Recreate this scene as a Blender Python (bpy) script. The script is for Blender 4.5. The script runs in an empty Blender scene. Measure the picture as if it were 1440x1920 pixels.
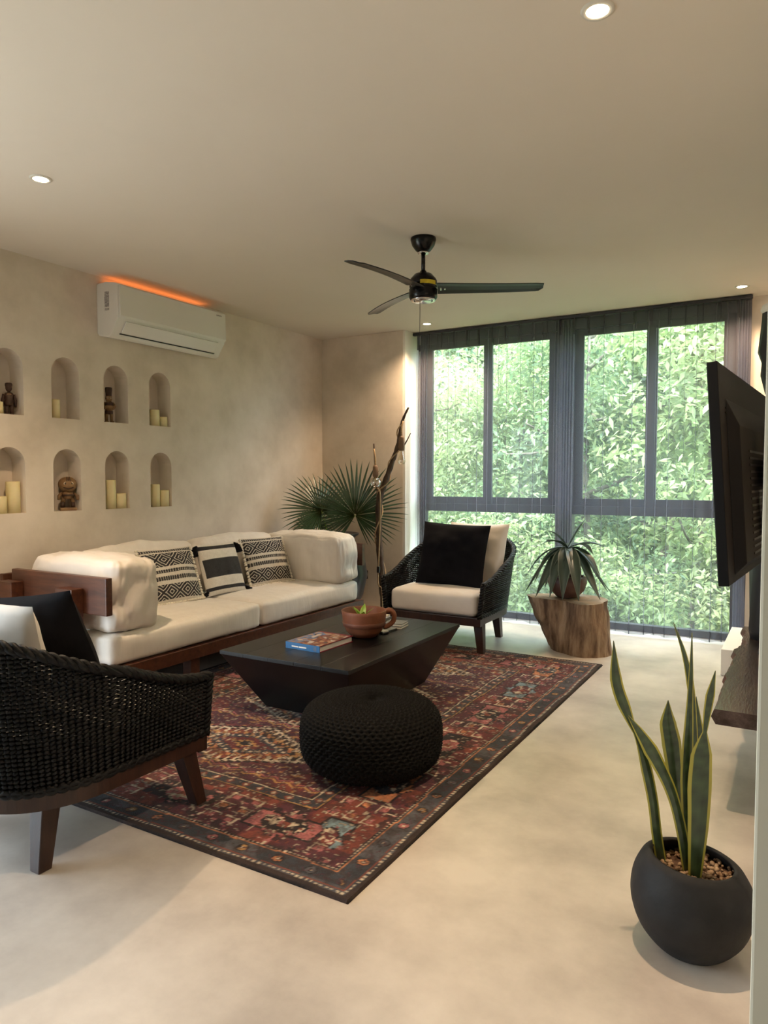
import bpy, bmesh, math, random
import numpy as np
from mathutils import Vector, Matrix
random.seed(7); rng = np.random.default_rng(7)
sc = bpy.context.scene
COL = sc.collection
PI = math.pi

# ------------------------------------------------------------------ camera
F, CX, CY, H = 1340.0, 720.0, 960.0, 1.4
YAW, PITCH = math.radians(30.4), math.radians(2.78)
cam_d = bpy.data.cameras.new('camera'); cam = bpy.data.objects.new('camera', cam_d); COL.objects.link(cam)
cam_d.sensor_fit = 'VERTICAL'; cam_d.sensor_height = 24.0; cam_d.lens = 24.0 * F / 1920.0
cam_d.clip_start = 0.05; cam_d.clip_end = 300
cam.location = (0, 0, H); cam.rotation_euler = (math.radians(90) - PITCH, 0, YAW)
sc.camera = cam
# ------------------------------------------------------------------ world, sun, portals, exposure
SKY, SUN, LAMP = 10.5, 11.0, 145.0
w = bpy.data.worlds.new('overcast_sky'); sc.world = w; w.use_nodes = True
bgn = w.node_tree.nodes['Background']; bgn.inputs[0].default_value = (0.74, 0.88, 1.0, 1); bgn.inputs[1].default_value = SKY
sd = bpy.data.lights.new('sun', 'SUN'); sd.energy = SUN; sd.angle = math.radians(4); sd.color = (1, .95, .84)
so = bpy.data.objects.new('sun', sd); COL.objects.link(so)
so.rotation_euler = Vector((0.25, 0.62, -1.0)).to_track_quat('-Z', 'Y').to_euler()
def portal(name, loc, direction, sx, sy):
    l = bpy.data.lights.new(name, 'AREA'); l.shape = 'RECTANGLE'; l.size = sx; l.size_y = sy; l.cycles.is_portal = True
    o = bpy.data.objects.new(name, l); COL.objects.link(o); o.location = loc
    o.rotation_euler = Vector(direction).to_track_quat('-Z', 'Y').to_euler()
portal('portal_garden', (-1.95, 6.86, 1.44), (0, -1, 0), 3.1, 2.9)
portal('portal_terrace', (-4.62, 0.02, 1.17), (1, 0, 0), 2.7, 2.3)
vs = sc.view_settings
vs.view_transform = 'Standard'; vs.look = 'None'; vs.gamma = 1.0; vs.exposure = 0.34; vs.use_curve_mapping = False
cy = sc.cycles
cy.use_denoising = True; cy.use_adaptive_sampling = True; cy.adaptive_threshold = .05; cy.adaptive_min_samples = 16; cy.max_bounces = 8; cy.diffuse_bounces = 5; cy.glossy_bounces = 3
cy.transmission_bounces = 6; cy.transparent_max_bounces = 28; cy.caustics_reflective = False; cy.caustics_refractive = False
cy.sample_clamp_indirect = 4.0

# ------------------------------------------------------------------ pixel -> room helpers (1440x1920 frame)
def ray(x, y):
    r, u, f = (x-CX)/F, -(y-CY)/F, 1.0
    c, s = math.cos(PITCH), math.sin(PITCH); f2 = f*c+u*s; u2 = u*c-f*s
    c, s = math.cos(YAW), math.sin(YAW)
    return Vector((r*c-f2*s, r*s+f2*c, u2))
def aty(x, y, Y):
    d = ray(x, y); return Vector((0, 0, H)) + d*(Y/d.y)
def atx(x, y, X):
    d = ray(x, y); return Vector((0, 0, H)) + d*(X/d.x)

# ------------------------------------------------------------------ materials
MATS = {}
def nd(nt, t, **kw):
    n = nt.nodes.new(t)
    for k, v in kw.items(): setattr(n, k, v)
    return n
def mat(name, col, rough=.6, col2=None, scale=8.0, detail=4.0, bump=0.0, bscale=None, metal=0.0, spec=.5, stretch=None,
        attr=None, sheen=0.0, lo=.35, hi=.65, coat=0.0, sss=0.0, col3=None):
    m = bpy.data.materials.new(name); m.use_nodes = True; nt = m.node_tree
    b = nt.nodes['Principled BSDF']
    b.inputs['Base Color'].default_value = (*col, 1); b.inputs['Roughness'].default_value = rough
    b.inputs['Metallic'].default_value = metal; b.inputs['Specular IOR Level'].default_value = spec
    b.inputs['Sheen Weight'].default_value = sheen; b.inputs['Coat Weight'].default_value = coat
    if sss: b.inputs['Subsurface Weight'].default_value = sss; b.inputs['Subsurface Radius'].default_value = (.02, .012, .006)
    tc = nd(nt, 'ShaderNodeTexCoord'); mp = nd(nt, 'ShaderNodeMapping')
    nt.links.new(tc.outputs['Object'], mp.inputs[0])
    if stretch: mp.inputs['Scale'].default_value = stretch
    src = None
    if attr:
        a = nd(nt, 'ShaderNodeVertexColor', layer_name=attr); src = a.outputs[0]
        nt.links.new(src, b.inputs['Base Color'])
    if col2:
        n = nd(nt, 'ShaderNodeTexNoise'); n.inputs['Scale'].default_value = scale; n.inputs['Detail'].default_value = detail
        n.inputs['Roughness'].default_value = .62
        nt.links.new(mp.outputs[0], n.inputs['Vector'])
        r = nd(nt, 'ShaderNodeValToRGB'); e = r.color_ramp.elements
        e[0].position = lo; e[0].color = (*col, 1); e[1].position = hi; e[1].color = (*col2, 1)
        if col3: q = e.new((lo+hi)/2); q.color = (*col3, 1)
        nt.links.new(n.outputs[0], r.inputs[0])
        if src:
            mx = nd(nt, 'ShaderNodeMix', data_type='RGBA', blend_type='MULTIPLY'); mx.inputs[0].default_value = 1
            nt.links.new(src, mx.inputs[6]); nt.links.new(r.outputs[0], mx.inputs[7]); nt.links.new(mx.outputs[2], b.inputs['Base Color'])
        else:
            nt.links.new(r.outputs[0], b.inputs['Base Color'])
    if bump:
        n2 = nd(nt, 'ShaderNodeTexNoise'); n2.inputs['Scale'].default_value = bscale or scale*4; n2.inputs['Detail'].default_value = 5
        nt.links.new(mp.outputs[0], n2.inputs['Vector'])
        bp = nd(nt, 'ShaderNodeBump'); bp.inputs['Strength'].default_value = bump; bp.inputs['Distance'].default_value = .01
        nt.links.new(n2.outputs[0], bp.inputs['Height']); nt.links.new(bp.outputs[0], b.inputs['Normal'])
    MATS[name] = m; return m
def emis(name, col, s):
    m = bpy.data.materials.new(name); m.use_nodes = True; nt = m.node_tree; nt.nodes.clear()
    e = nd(nt, 'ShaderNodeEmission'); e.inputs[0].default_value = (*col, 1); e.inputs[1].default_value = s
    o = nd(nt, 'ShaderNodeOutputMaterial'); nt.links.new(e.outputs[0], o.inputs[0]); MATS[name] = m; return m
def thin(name, transp, col, kind='glass', rough=.02, transl=.5):
    """thin sheets: window glass (clear + faint gloss) or sheer cloth (clear gaps + scattering yarn)"""
    m = bpy.data.materials.new(name); m.use_nodes = True; nt = m.node_tree; nt.nodes.clear()
    t = nd(nt, 'ShaderNodeBsdfTransparent'); mx = nd(nt, 'ShaderNodeMixShader'); o = nd(nt, 'ShaderNodeOutputMaterial')
    mx.inputs[0].default_value = 1-transp
    nt.links.new(t.outputs[0], mx.inputs[1]); nt.links.new(mx.outputs[0], o.inputs[0])
    if kind == 'glass':
        t.inputs[0].default_value = (*col, 1)
        g = nd(nt, 'ShaderNodeBsdfGlossy'); g.inputs['Roughness'].default_value = rough; nt.links.new(g.outputs[0], mx.inputs[2])
    else:
        d = nd(nt, 'ShaderNodeBsdfDiffuse'); d.inputs[0].default_value = (*col, 1)
        tr = nd(nt, 'ShaderNodeBsdfTranslucent'); tr.inputs[0].default_value = (*col, 1)
        m2 = nd(nt, 'ShaderNodeMixShader'); m2.inputs[0].default_value = transl
        nt.links.new(d.outputs[0], m2.inputs[1]); nt.links.new(tr.outputs[0], m2.inputs[2]); nt.links.new(m2.outputs[0], mx.inputs[2])
    MATS[name] = m; return m
def leafmat(name, attr='Col', transl=.45, rough=.5, gloss=.06):
    m = bpy.data.materials.new(name); m.use_nodes = True; nt = m.node_tree; nt.nodes.clear()
    a = nd(nt, 'ShaderNodeVertexColor', layer_name=attr)
    d = nd(nt, 'ShaderNodeBsdfDiffuse'); tr = nd(nt, 'ShaderNodeBsdfTranslucent'); g = nd(nt, 'ShaderNodeBsdfGlossy'); g.inputs['Roughness'].default_value = rough
    m1 = nd(nt, 'ShaderNodeMixShader'); m1.inputs[0].default_value = transl; m2 = nd(nt, 'ShaderNodeMixShader'); m2.inputs[0].default_value = gloss
    o = nd(nt, 'ShaderNodeOutputMaterial')
    nt.links.new(a.outputs[0], d.inputs[0]); nt.links.new(a.outputs[0], tr.inputs[0])
    nt.links.new(d.outputs[0], m1.inputs[1]); nt.links.new(tr.outputs[0], m1.inputs[2])
    nt.links.new(m1.outputs[0], m2.inputs[1]); nt.links.new(g.outputs[0], m2.inputs[2]); nt.links.new(m2.outputs[0], o.inputs[0])
    MATS[name] = m; return m

mat('plaster', (.60, .525, .435), .75, (.75, .67, .575), 2.0, 8, .12, 9, col3=(.685, .605, .51))
mat('ceiling_paint', (.67, .605, .52), .85, (.69, .625, .54), 1.0)
mat('cream_paint', (.60, .56, .44), .7, (.64, .60, .48), 2.0)
mat('white_and_daylit', (.78, .76, .70), .7)  # plain white parts; on the window reveal the white stands for daylight
mat('cement', (.42, .37, .325), .38, (.66, .60, .53), 1.6, 10, .04, 16, col3=(.55, .495, .435), lo=.36, hi=.64)
mat('frame_metal', (.028, .028, .034), .45)
mat('black_gloss', (.004, .004, .0045), .25, spec=.35)
mat('black_matte', (.012, .012, .013), .55)
mat('blade_black', (.010, .014, .015), .38)
mat('chrome', (.75, .75, .75), .18, metal=1.0)
mat('yellow_tape', (.62, .50, .02), .5)
mat('white_plastic', (.74, .73, .69), .22, spec=.6)
mat('white_plastic_matte', (.70, .69, .65), .5)
mat('grey_label', (.22, .20, .20), .5, (.5, .48, .46), 90, 1)
mat('walnut', (.05, .016, .008), .38, (.105, .036, .017), 3.5, 6, .05, 40, stretch=(1, 9, 9))
mat('walnut_dark', (.022, .008, .005), .38, (.042, .016, .009), 4, 6, .05, 40, stretch=(9, 9, 1))
mat('linen', (.74, .69, .62), .85, (.80, .75, .68), 5, 4, .55, 7, sheen=.2, stretch=(2.2, 2.2, .55))
mat('linen_warm', (.71, .65, .58), .85, (.77, .71, .64), 5, 4, .5, 6, sheen=.2)
mat('black_cloth', (.0045, .0045, .006), .95, (.008, .0075, .010), 6, 3, .3, 14, spec=.2)
mat('pattern_cloth', (.9, .9, .9), .9, (1, 1, 1), 60, 2, .35, 160, attr='Col')
mat('cream_yarn', (.72, .66, .54), .9, (.8, .75, .64), 60)
mat('rope_black', (.003, .003, .0034), .5, (.006, .006, .0065), 60, 2, .2, 180, spec=.25)
mat('knit_black', (.004, .0038, .0036), .75, (.009, .0085, .0075), 90, 2, .2, 260, spec=.15)
mat('table_black', (.0035, .0035, .004), .30, (.008, .0078, .0078), 5, 7, .10, 30, stretch=(9, 1, 9), spec=.28)
mat('terracotta', (.15, .047, .019), .6, (.22, .072, .030), 6, 4, .1, 40)
mat('terracotta_dark', (.10, .032, .016), .6, (.15, .05, .024), 9)
mat('clay_brown', (.085, .038, .026), .55, (.13, .062, .045), 7, 4, .08, 30)
mat('pot_black', (.012, .012, .012), .65, (.028, .028, .028), 5, 6, .25, 22, col3=(.016, .016, .0165), spec=.3)
mat('jar_black', (.018, .018, .020), .30, (.035, .035, .038), 6)
mat('soil', (.07, .035, .018), .95, (.13, .07, .04), 60)
mat('pebble', (.16, .08, .035), .8, (.42, .29, .17), 30, 1, attr=None)
mat('stump_bark', (.10, .058, .035), .85, (.40, .29, .19), 4, 8, .8, 16, stretch=(4, 4, .7), col3=(.24, .155, .095))
mat('stump_top', (.30, .21, .13), .75, (.48, .37, .25), 7, 7, .3, 30, col3=(.32, .22, .13))
mat('candle_wax', (.72, .62, .33), .5, (.78, .69, .42), 8, sss=.3)
mat('carved_wood', (.16, .085, .036), .65, (.30, .18, .08), 14, 5, .35, 40)
mat('carved_dark', (.035, .016, .009), .6, (.075, .036, .02), 14, 5, .3, 40)
mat('eye_white', (.6, .5, .36), .6)
mat('bark', (.045, .026, .016), .85, (.11, .068, .042), 9, 6, .7, 40, stretch=(4, 4, 1))
mat('jute', (.33, .22, .11), .9, (.45, .31, .17), 80, 2, .4, 200)
mat('socket_wood', (.14, .075, .035), .6, (.2, .115, .06), 20)
mat('brass_filament', (.8, .5, .16), .35, metal=1.0)
mat('rug_pile', (.86, .86, .86), .95, (1.08, 1.08, 1.08), 90, 3, .5, 260, attr='Col')
mat('book_print', (.95, .95, .95), .35, (1, 1, 1), 20, attr='Col')
mat('book_blue', (.015, .12, .30), .4)
mat('book_red', (.22, .012, .03), .4)
mat('paper', (.72, .70, .66), .8, (.6, .58, .54), 3, 2, .2, 200, stretch=(1, 1, 60))
mat('green_sprig', (.17, .33, .03), .5, (.26, .42, .05), 20)
mat('slate', (.10, .10, .10), .5, (.2, .2, .19), 40)
mat('slab_wood', (.035, .022, .018), .22, (.085, .06, .052), 4, 7, .15, 18, stretch=(6, 1, 6))
mat('slab_edge', (.06, .016, .012), .5, (.13, .04, .03), 9, 5, .4, 30)
mat('tv_plastic', (.0035, .0035, .004), .55, spec=.15)
mat('tv_screen', (.004, .004, .005), .08)
mat('steel_dark', (.018, .018, .02), .4, metal=.5)
mat('forest_floor', (.05, .085, .025), .95, (.12, .17, .05), 1.2, 8, .5, 6)
mat('tree_bark', (.10, .085, .065), .9, (.26, .23, .19), 5, 5, .5, 20)
mat('led_trim', (.65, .62, .56), .5)
thin('glass', .99, (.95, .98, .97))
thin('bulb_glass', .62, (1, .94, .84), rough=.06)
thin('sheer', .74, (.34, .33, .40), 'cloth', transl=.6)
thin('sheer_hem', .45, (.14, .135, .16), 'cloth', transl=.5)
leafmat('leaf_tree', transl=.5, gloss=.04)
leafmat('leaf_plant', transl=.18, rough=.35, gloss=.07)
emis('lamp_glow', (1.0, .80, .52), 28)
emis('led_orange', (1.0, .27, .07), 4)

# ------------------------------------------------------------------ mesh helpers
def tag(o, label=None, cat=None, group=None, kind=None):
    if label: o['label'] = label
    if cat: o['category'] = cat
    if group: o['group'] = group
    if kind: o['kind'] = kind
    return o
def link(name, me, m=None, parent=None, loc=None, rot=None, smooth=False):
    o = bpy.data.objects.new(name, me); COL.objects.link(o)
    if m: me.materials.append(MATS[m] if isinstance(m, str) else m)
    if parent: o.parent = parent
    if loc: o.location = loc
    if rot: o.rotation_euler = rot
    if smooth: me.polygons.foreach_set('use_smooth', [True]*len(me.polygons)); me.update()
    return o
def mesh(name, V, Fc, m=None, parent=None, loc=None, rot=None, smooth=False, col=None):
    me = bpy.data.meshes.new(name); me.from_pydata([tuple(v) for v in V], [], [tuple(f) for f in Fc]); me.update()
    if col is not None:
        a = me.color_attributes.new('Col', 'FLOAT_COLOR', 'POINT')
        c = np.ones((len(V), 4), dtype=np.float32); c[:, :3] = np.asarray(col, dtype=np.float32); a.data.foreach_set('color', c.ravel())
    return link(name, me, m, parent, loc, rot, smooth)
def empty(name, loc=(0, 0, 0), rz=0.0, label=None, cat=None, group=None, kind=None):
    o = bpy.data.objects.new(name, None); COL.objects.link(o); o.location = loc; o.rotation_euler = (0, 0, rz); o.empty_display_size = .1
    return tag(o, label, cat, group, kind)
def bmobj(name, bm, m, parent=None, loc=None, rot=None, smooth=False, bevel=0, seg=2):
    if bevel: bmesh.ops.bevel(bm, geom=list(bm.edges), offset=bevel, segments=seg, affect='EDGES', profile=.6, clamp_overlap=True)
    bmesh.ops.recalc_face_normals(bm, faces=bm.faces)
    me = bpy.data.meshes.new(name); bm.to_mesh(me); bm.free()
    return link(name, me, m, parent, loc, rot, smooth)
def hexa(bm, P):
    v = [bm.verts.new(p) for p in P]
    for f in ((0, 3, 2, 1), (4, 5, 6, 7), (0, 1, 5, 4), (1, 2, 6, 5), (2, 3, 7, 6), (3, 0, 4, 7)): bm.faces.new([v[i] for i in f])
def bx(bm, x0, x1, y0, y1, z0, z1):
    hexa(bm, [(x0, y0, z0), (x1, y0, z0), (x1, y1, z0), (x0, y1, z0), (x0, y0, z1), (x1, y0, z1), (x1, y1, z1), (x0, y1, z1)])
def box(name, x0, x1, y0, y1, z0, z1, m, parent=None, bevel=0, loc=None, rot=None):
    bm = bmesh.new(); bx(bm, x0, x1, y0, y1, z0, z1); return bmobj(name, bm, m, parent, loc, rot, bevel=bevel)
def grid_faces(nu, nv, closed_u=False, off=0):
    fs = []
    for i in range(nu if closed_u else nu-1):
        for j in range(nv-1):
            a = i*nv+j; b = ((i+1) % nu)*nv+j
            fs.append((off+a, off+b, off+b+1, off+a+1))
    return fs
def tube_vf(pts, rad, sides=8, V=None, Fc=None, cap=True):
    if V is None: V, Fc = [], []
    P = [Vector(p) for p in pts]; n = len(P); R = rad if hasattr(rad, '__len__') else [rad]*n
    base = len(V); nrm = None
    for i in range(n):
        t = (P[min(i+1, n-1)]-P[max(i-1, 0)])
        t = t.normalized() if t.length > 1e-9 else Vector((0, 0, 1))
        if nrm is None: nrm = t.orthogonal().normalized()
        nrm = (nrm - t*nrm.dot(t))
        nrm = nrm.normalized() if nrm.length > 1e-6 else t.orthogonal().normalized()
        b = t.cross(nrm)
        for k in range(sides):
            a = 2*PI*k/sides; V.append(P[i]+(nrm*math.cos(a)+b*math.sin(a))*R[i])
    for i in range(n-1):
        for k in range(sides):
            k2 = (k+1) % sides
            Fc.append((base+i*sides+k, base+i*sides+k2, base+(i+1)*sides+k2, base+(i+1)*sides+k))
    if cap:
        Fc.append(tuple(base+k for k in reversed(range(sides)))); Fc.append(tuple(base+(n-1)*sides+k for k in range(sides)))
    return V, Fc
def tube(name, pts, rad, m, parent=None, sides=8, **kw):
    V, Fc = tube_vf(pts, rad, sides); return mesh(name, V, Fc, m, parent, smooth=True, **kw)
def lathe(name, prof, m, parent=None, seg=32, c=(0, 0, 0), smooth=True, **kw):
    """prof: (r, z) pairs; zero radius closes the form"""
    V = []; n = len(prof)
    for k in range(seg):
        a = 2*PI*k/seg
        for r, z in prof: V.append((c[0]+r*math.cos(a), c[1]+r*math.sin(a), c[2]+z))
    Fc = grid_faces(seg, n, True)
    me = bpy.data.meshes.new(name); me.from_pydata(V, [], Fc); bm = bmesh.new(); bm.from_mesh(me); bpy.data.meshes.remove(me)
    bmesh.ops.remove_doubles(bm, verts=bm.verts, dist=1e-5); bmesh.ops.dissolve_degenerate(bm, edges=bm.edges, dist=1e-6)
    return bmobj(name, bm, m, parent, smooth=smooth, **kw)
def spline(pts, n):
    P = [Vector(p) for p in pts]; out = []
    Q = [P[0]*2-P[1]]+P+[P[-1]*2-P[-2]]
    segs = len(P)-1
    for i in range(n):
        t = i/(n-1)*segs; k = min(int(t), segs-1); u = t-k
        a, b, c, d = Q[k], Q[k+1], Q[k+2], Q[k+3]
        out.append(.5*((2*b)+(c-a)*u+(2*a-5*b+4*c-d)*u*u+(3*b-a-3*c+d)*u**3))
    return out
def lerp_list(vals, n):
    return list(np.interp(np.linspace(0, len(vals)-1, n), range(len(vals)), vals))
def snoise(p, s, seed=0):
    from mathutils import noise
    return noise.noise(Vector((p[0]*s+seed*7.3, p[1]*s+seed*3.1, p[2]*s-seed*5.7)))
def soft_box(name, lx, ly, lz, r, m, parent=None, bulge=.02, wr=.006, seed=0, n=14, **kw):
    """upholstered block: rounded box, crowned faces, small wrinkles; origin at base centre"""
    hx, hy, hz = lx/2, ly/2, lz/2; V = []; Fc = []; idx = {}
    def par(i): t = i/n*2-1; return math.copysign(abs(t)**.62, t)
    def vert(p):
        k = tuple(round(q, 5) for q in p)
        if k in idx: return idx[k]
        q = Vector((p[0]*hx, p[1]*hy, p[2]*hz)); rr = min(r, hx, hy, hz)
        inn = Vector((max(-hx+rr, min(hx-rr, q.x)), max(-hy+rr, min(hy-rr, q.y)), max(-hz+rr, min(hz-rr, q.z))))
        d = q-inn
        if d.length > 1e-9: q = inn+d.normalized()*rr
        cx, cyy, cz = 1-p[0]**2, 1-p[1]**2, 1-p[2]**2
        q.z += math.copysign(bulge, p[2])*cx*cyy*(abs(p[2]) > .99); q.x += math.copysign(bulge*.7, p[0])*cyy*cz*(abs(p[0]) > .99)
        q.y += math.copysign(bulge*.7, p[1])*cx*cz*(abs(p[1]) > .99)
        w_ = snoise(q, 8, seed)*wr+snoise((q.x*1.5, q.y*1.5, q.z*.5), 26, seed+3)*wr*.35
        q += q.normalized()*w_; q.z += hz
        idx[k] = len(V); V.append(q); return idx[k]
    for ax in range(3):
        for sg in (-1, 1):
            for i in range(n):
                for j in range(n):
                    f = []
                    for a, b in ((i, j), (i+1, j), (i+1, j+1), (i, j+1)):
                        p = [0, 0, 0]; p[ax] = sg; p[(ax+1) % 3] = par(a); p[(ax+2) % 3] = par(b); f.append(vert(p))
                    Fc.append(f if sg > 0 else f[::-1])
    return mesh(name, V, Fc, m, parent, smooth=True, **kw)
def pillow(name, wd, ht, th, m, parent=None, n=22, seed=0, colfn=None, wr=.01, **kw):
    """knife-edge scatter cushion standing in local XZ, thickness in Y, base at z=0"""
    V = []; C = []; Fc = []
    for side in (1, -1):
        off = len(V)
        for i in range(n+1):
            for j in range(n+1):
                u = i/n*2-1; v = j/n*2-1
                k = max(0, (1-abs(u)**2.2)*(1-abs(v)**2.2))**.55
                pin = 1-.045*(1-u*u)*(v*v)-.0
                pin2 = 1-.045*(1-v*v)*(u*u)
                x = u*wd/2*pin2; z = v*ht/2*pin
                p = Vector((x, 0, z)); y = side*(th/2*k+snoise(p, 7, seed+side)*wr*k*1.6+snoise(p, 18, seed+side)*wr*.5*k)
                V.append((x, y, z+ht/2))
                if colfn: C.append(colfn(u, v) if side < 0 else (.7, .65, .56))
        g = grid_faces(n+1, n+1, off=off)
        Fc += g if side < 0 else [f[::-1] for f in g]
    o = mesh(name, V, Fc, m, parent, smooth=True, col=C if colfn else None, **kw)
    return o
def leaf_vf(path, widths, side, V, Fc, C, cmid, cedge, fold=.25, edge=.8, n=18, stripe=None, band=0):
    P = spline(path, n); W = lerp_list(widths, n); side = Vector(side)
    ts = [-1, -edge, -edge+.06, -.12, .12, edge-.06, edge, 1]; base = len(V)
    for i, p in enumerate(P):
        t = (P[min(i+1, n-1)]-P[max(i-1, 0)]).normalized(); s = (side-t*side.dot(t)).normalized(); nn = t.cross(s)
        for q in ts:
            V.append(p+s*(q*W[i])+nn*(abs(q)*W[i]*fold))
            c = cedge if abs(q) >= edge-.001 else (stripe if stripe and abs(q) < .2 else cmid)
            if band and abs(q) < edge: f_ = .78+.3*math.sin(i*2.1+q*2)+random.uniform(-.12, .12); c = tuple(x*f_ for x in c)
            C.append(c)
    Fc += grid_faces(n, len(ts), off=base)

# ================================================================== ROOM
XL, XR, YB, YW, ZC, YR = -4.52, 0.14, 6.38, 6.66, 2.88, -3.0
box('floor', XL-.3, 3.2, YR-.3, YW+.3, -.2, 0, 'cement')['kind'] = 'structure'
box('ceiling', XL-.3, 3.2, YR-.3, YW+.3, ZC, ZC+.25, 'ceiling_paint')['kind'] = 'structure'
# left wall with arched niches and, behind the viewer, a wide terrace opening
def arch_bm(bm, y0, y1, zb, zt, x0, x1, seg=14):
    r = (y1-y0)/2; cyy = (y0+y1)/2; zs = zt-r
    ol = [(y0, zb), (y1, zb)]+[(cyy+r*math.cos(PI*k/seg), zs+r*math.sin(PI*k/seg)) for k in range(seg+1)]
    a = [bm.verts.new((x0, y, z)) for y, z in ol]; b = [bm.verts.new((x1, y, z)) for y, z in ol]; n = len(ol)
    bm.faces.new(a); bm.faces.new(b[::-1])
    for k in range(n): bm.faces.new((a[k], b[k], b[(k+1) % n], a[(k+1) % n]))
bm = bmesh.new(); bx(bm, XL-.28, XL, YR, YW+.2, 0, ZC)
wall = bmobj('wall_left', bm, 'plaster'); wall['kind'] = 'structure'
NY = [2.712+.43*k for k in range(4)]; NZ = [(1.815, 2.245), (1.16, 1.60)]; ND = .15
bm = bmesh.new()
for y in NY:
    for zb, zt in NZ: arch_bm(bm, y, y+.222, zb, zt, XL-ND, XL+.1)
bx(bm, XL-.5, XL+.5, -1.3, 1.35, -.1, 2.35)
bmesh.ops.recalc_face_normals(bm, faces=bm.faces)
cme = bpy.data.meshes.new('cut'); bm.to_mesh(cme); bm.free()
cut = bpy.data.objects.new('cut', cme); COL.objects.link(cut)
md = wall.modifiers.new('niches', 'BOOLEAN'); md.object = cut; md.operation = 'DIFFERENCE'; md.solver = 'EXACT'
dg = bpy.context.evaluated_depsgraph_get(); nm = bpy.data.meshes.new_from_object(wall.evaluated_get(dg))
wall.modifiers.clear(); wall.data = nm; bpy.data.objects.remove(cut)
box('wall_back', XL, -3.52, YB, YW+.2, 0, ZC, 'plaster', bevel=.004)['kind'] = 'structure'
box('wall_reveal', -3.52, -3.495, YB+.002, YW+.06, 0, ZC, 'white_and_daylit')['kind'] = 'structure'  # whiter than the plaster: daylight on the reveal put into its colour
box('wall_window_side', -.40, XR+.2, YW, YW+.25, 0, ZC, 'plaster')['kind'] = 'structure'
box('wall_right', XR, XR+.2, 1.25, YW, 0, ZC, 'plaster')['kind'] = 'structure'
box('wall_column', -.0475, .62, 1.10, 1.25, 0, ZC, 'cream_paint', bevel=.004)['kind'] = 'structure'
box('wall_side', 3.0, 3.2, YR, 1.25, 0, ZC, 'plaster')['kind'] = 'structure'
box('wall_passage', .62, 3.2, 1.10, 1.25, 0, ZC, 'plaster')['kind'] = 'structure'
box('wall_rear', XL, 3.2, YR-.2, YR, 0, ZC, 'plaster')['kind'] = 'structure'

# window: dark frame, transom, mullions, sliding sashes and panes
wn = empty('window_1', (-1.96, 6.76, 0), kind='structure', label='wide dark framed window wall with six panes facing green trees')
def wp(name, x0, x1, z0, z1, y0=6.72, y1=6.80, m='frame_metal', bev=.004):
    return box(name, x0+1.96, x1+1.96, y0-6.76, y1-6.76, z0, z1, m, wn, bevel=bev)
wp('jamb', -3.52, -3.44, 0, ZC); wp('jamb', -.52, -.40, 0, ZC); wp('head_rail', -3.44, -.52, 2.78, ZC); wp('sill_rail', -3.44, -.52, 0, .06)
wp('mullion', -2.04, -1.88, .06, 2.78, 6.71, 6.81)
wp('transom', -3.44, -2.04, 1.05, 1.13); wp('transom', -1.88, -.52, 1.05, 1.13)
for x0, x1, dy in ((-3.44, -2.70, 0), (-2.80, -2.04, .03), (-1.88, -1.145, .03), (-1.235, -.52, 0)):
    s_ = wp('sash', x0, x0+.09, 1.13, 2.78, 6.73+dy, 6.76+dy)
    bm = bmesh.new(); y0, y1 = -.03+dy, .0+dy
    a, b = x0+1.96, x1+1.96
    bx(bm, a, a+.08, y0, y1, 1.13, 2.78); bx(bm, b-.09, b, y0, y1, 1.13, 2.78); bx(bm, a+.08, b-.09, y0, y1, 2.72, 2.78); bx(bm, a+.08, b-.09, y0, y1, 1.13, 1.20)
    bpy.data.objects.remove(s_); sash = bmobj('sash', bm, 'frame_metal', wn)
    pn = wp('pane', x0+.08, x1-.09, 1.20, 2.72, 6.742+dy, 6.747+dy, 'glass', 0); pn.parent = sash
for x0, x1 in ((-3.44, -2.04), (-1.88, -.52)):
    wp('pane', x0, x1, .06, 1.05, 6.757, 6.762, 'glass', 0)

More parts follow.
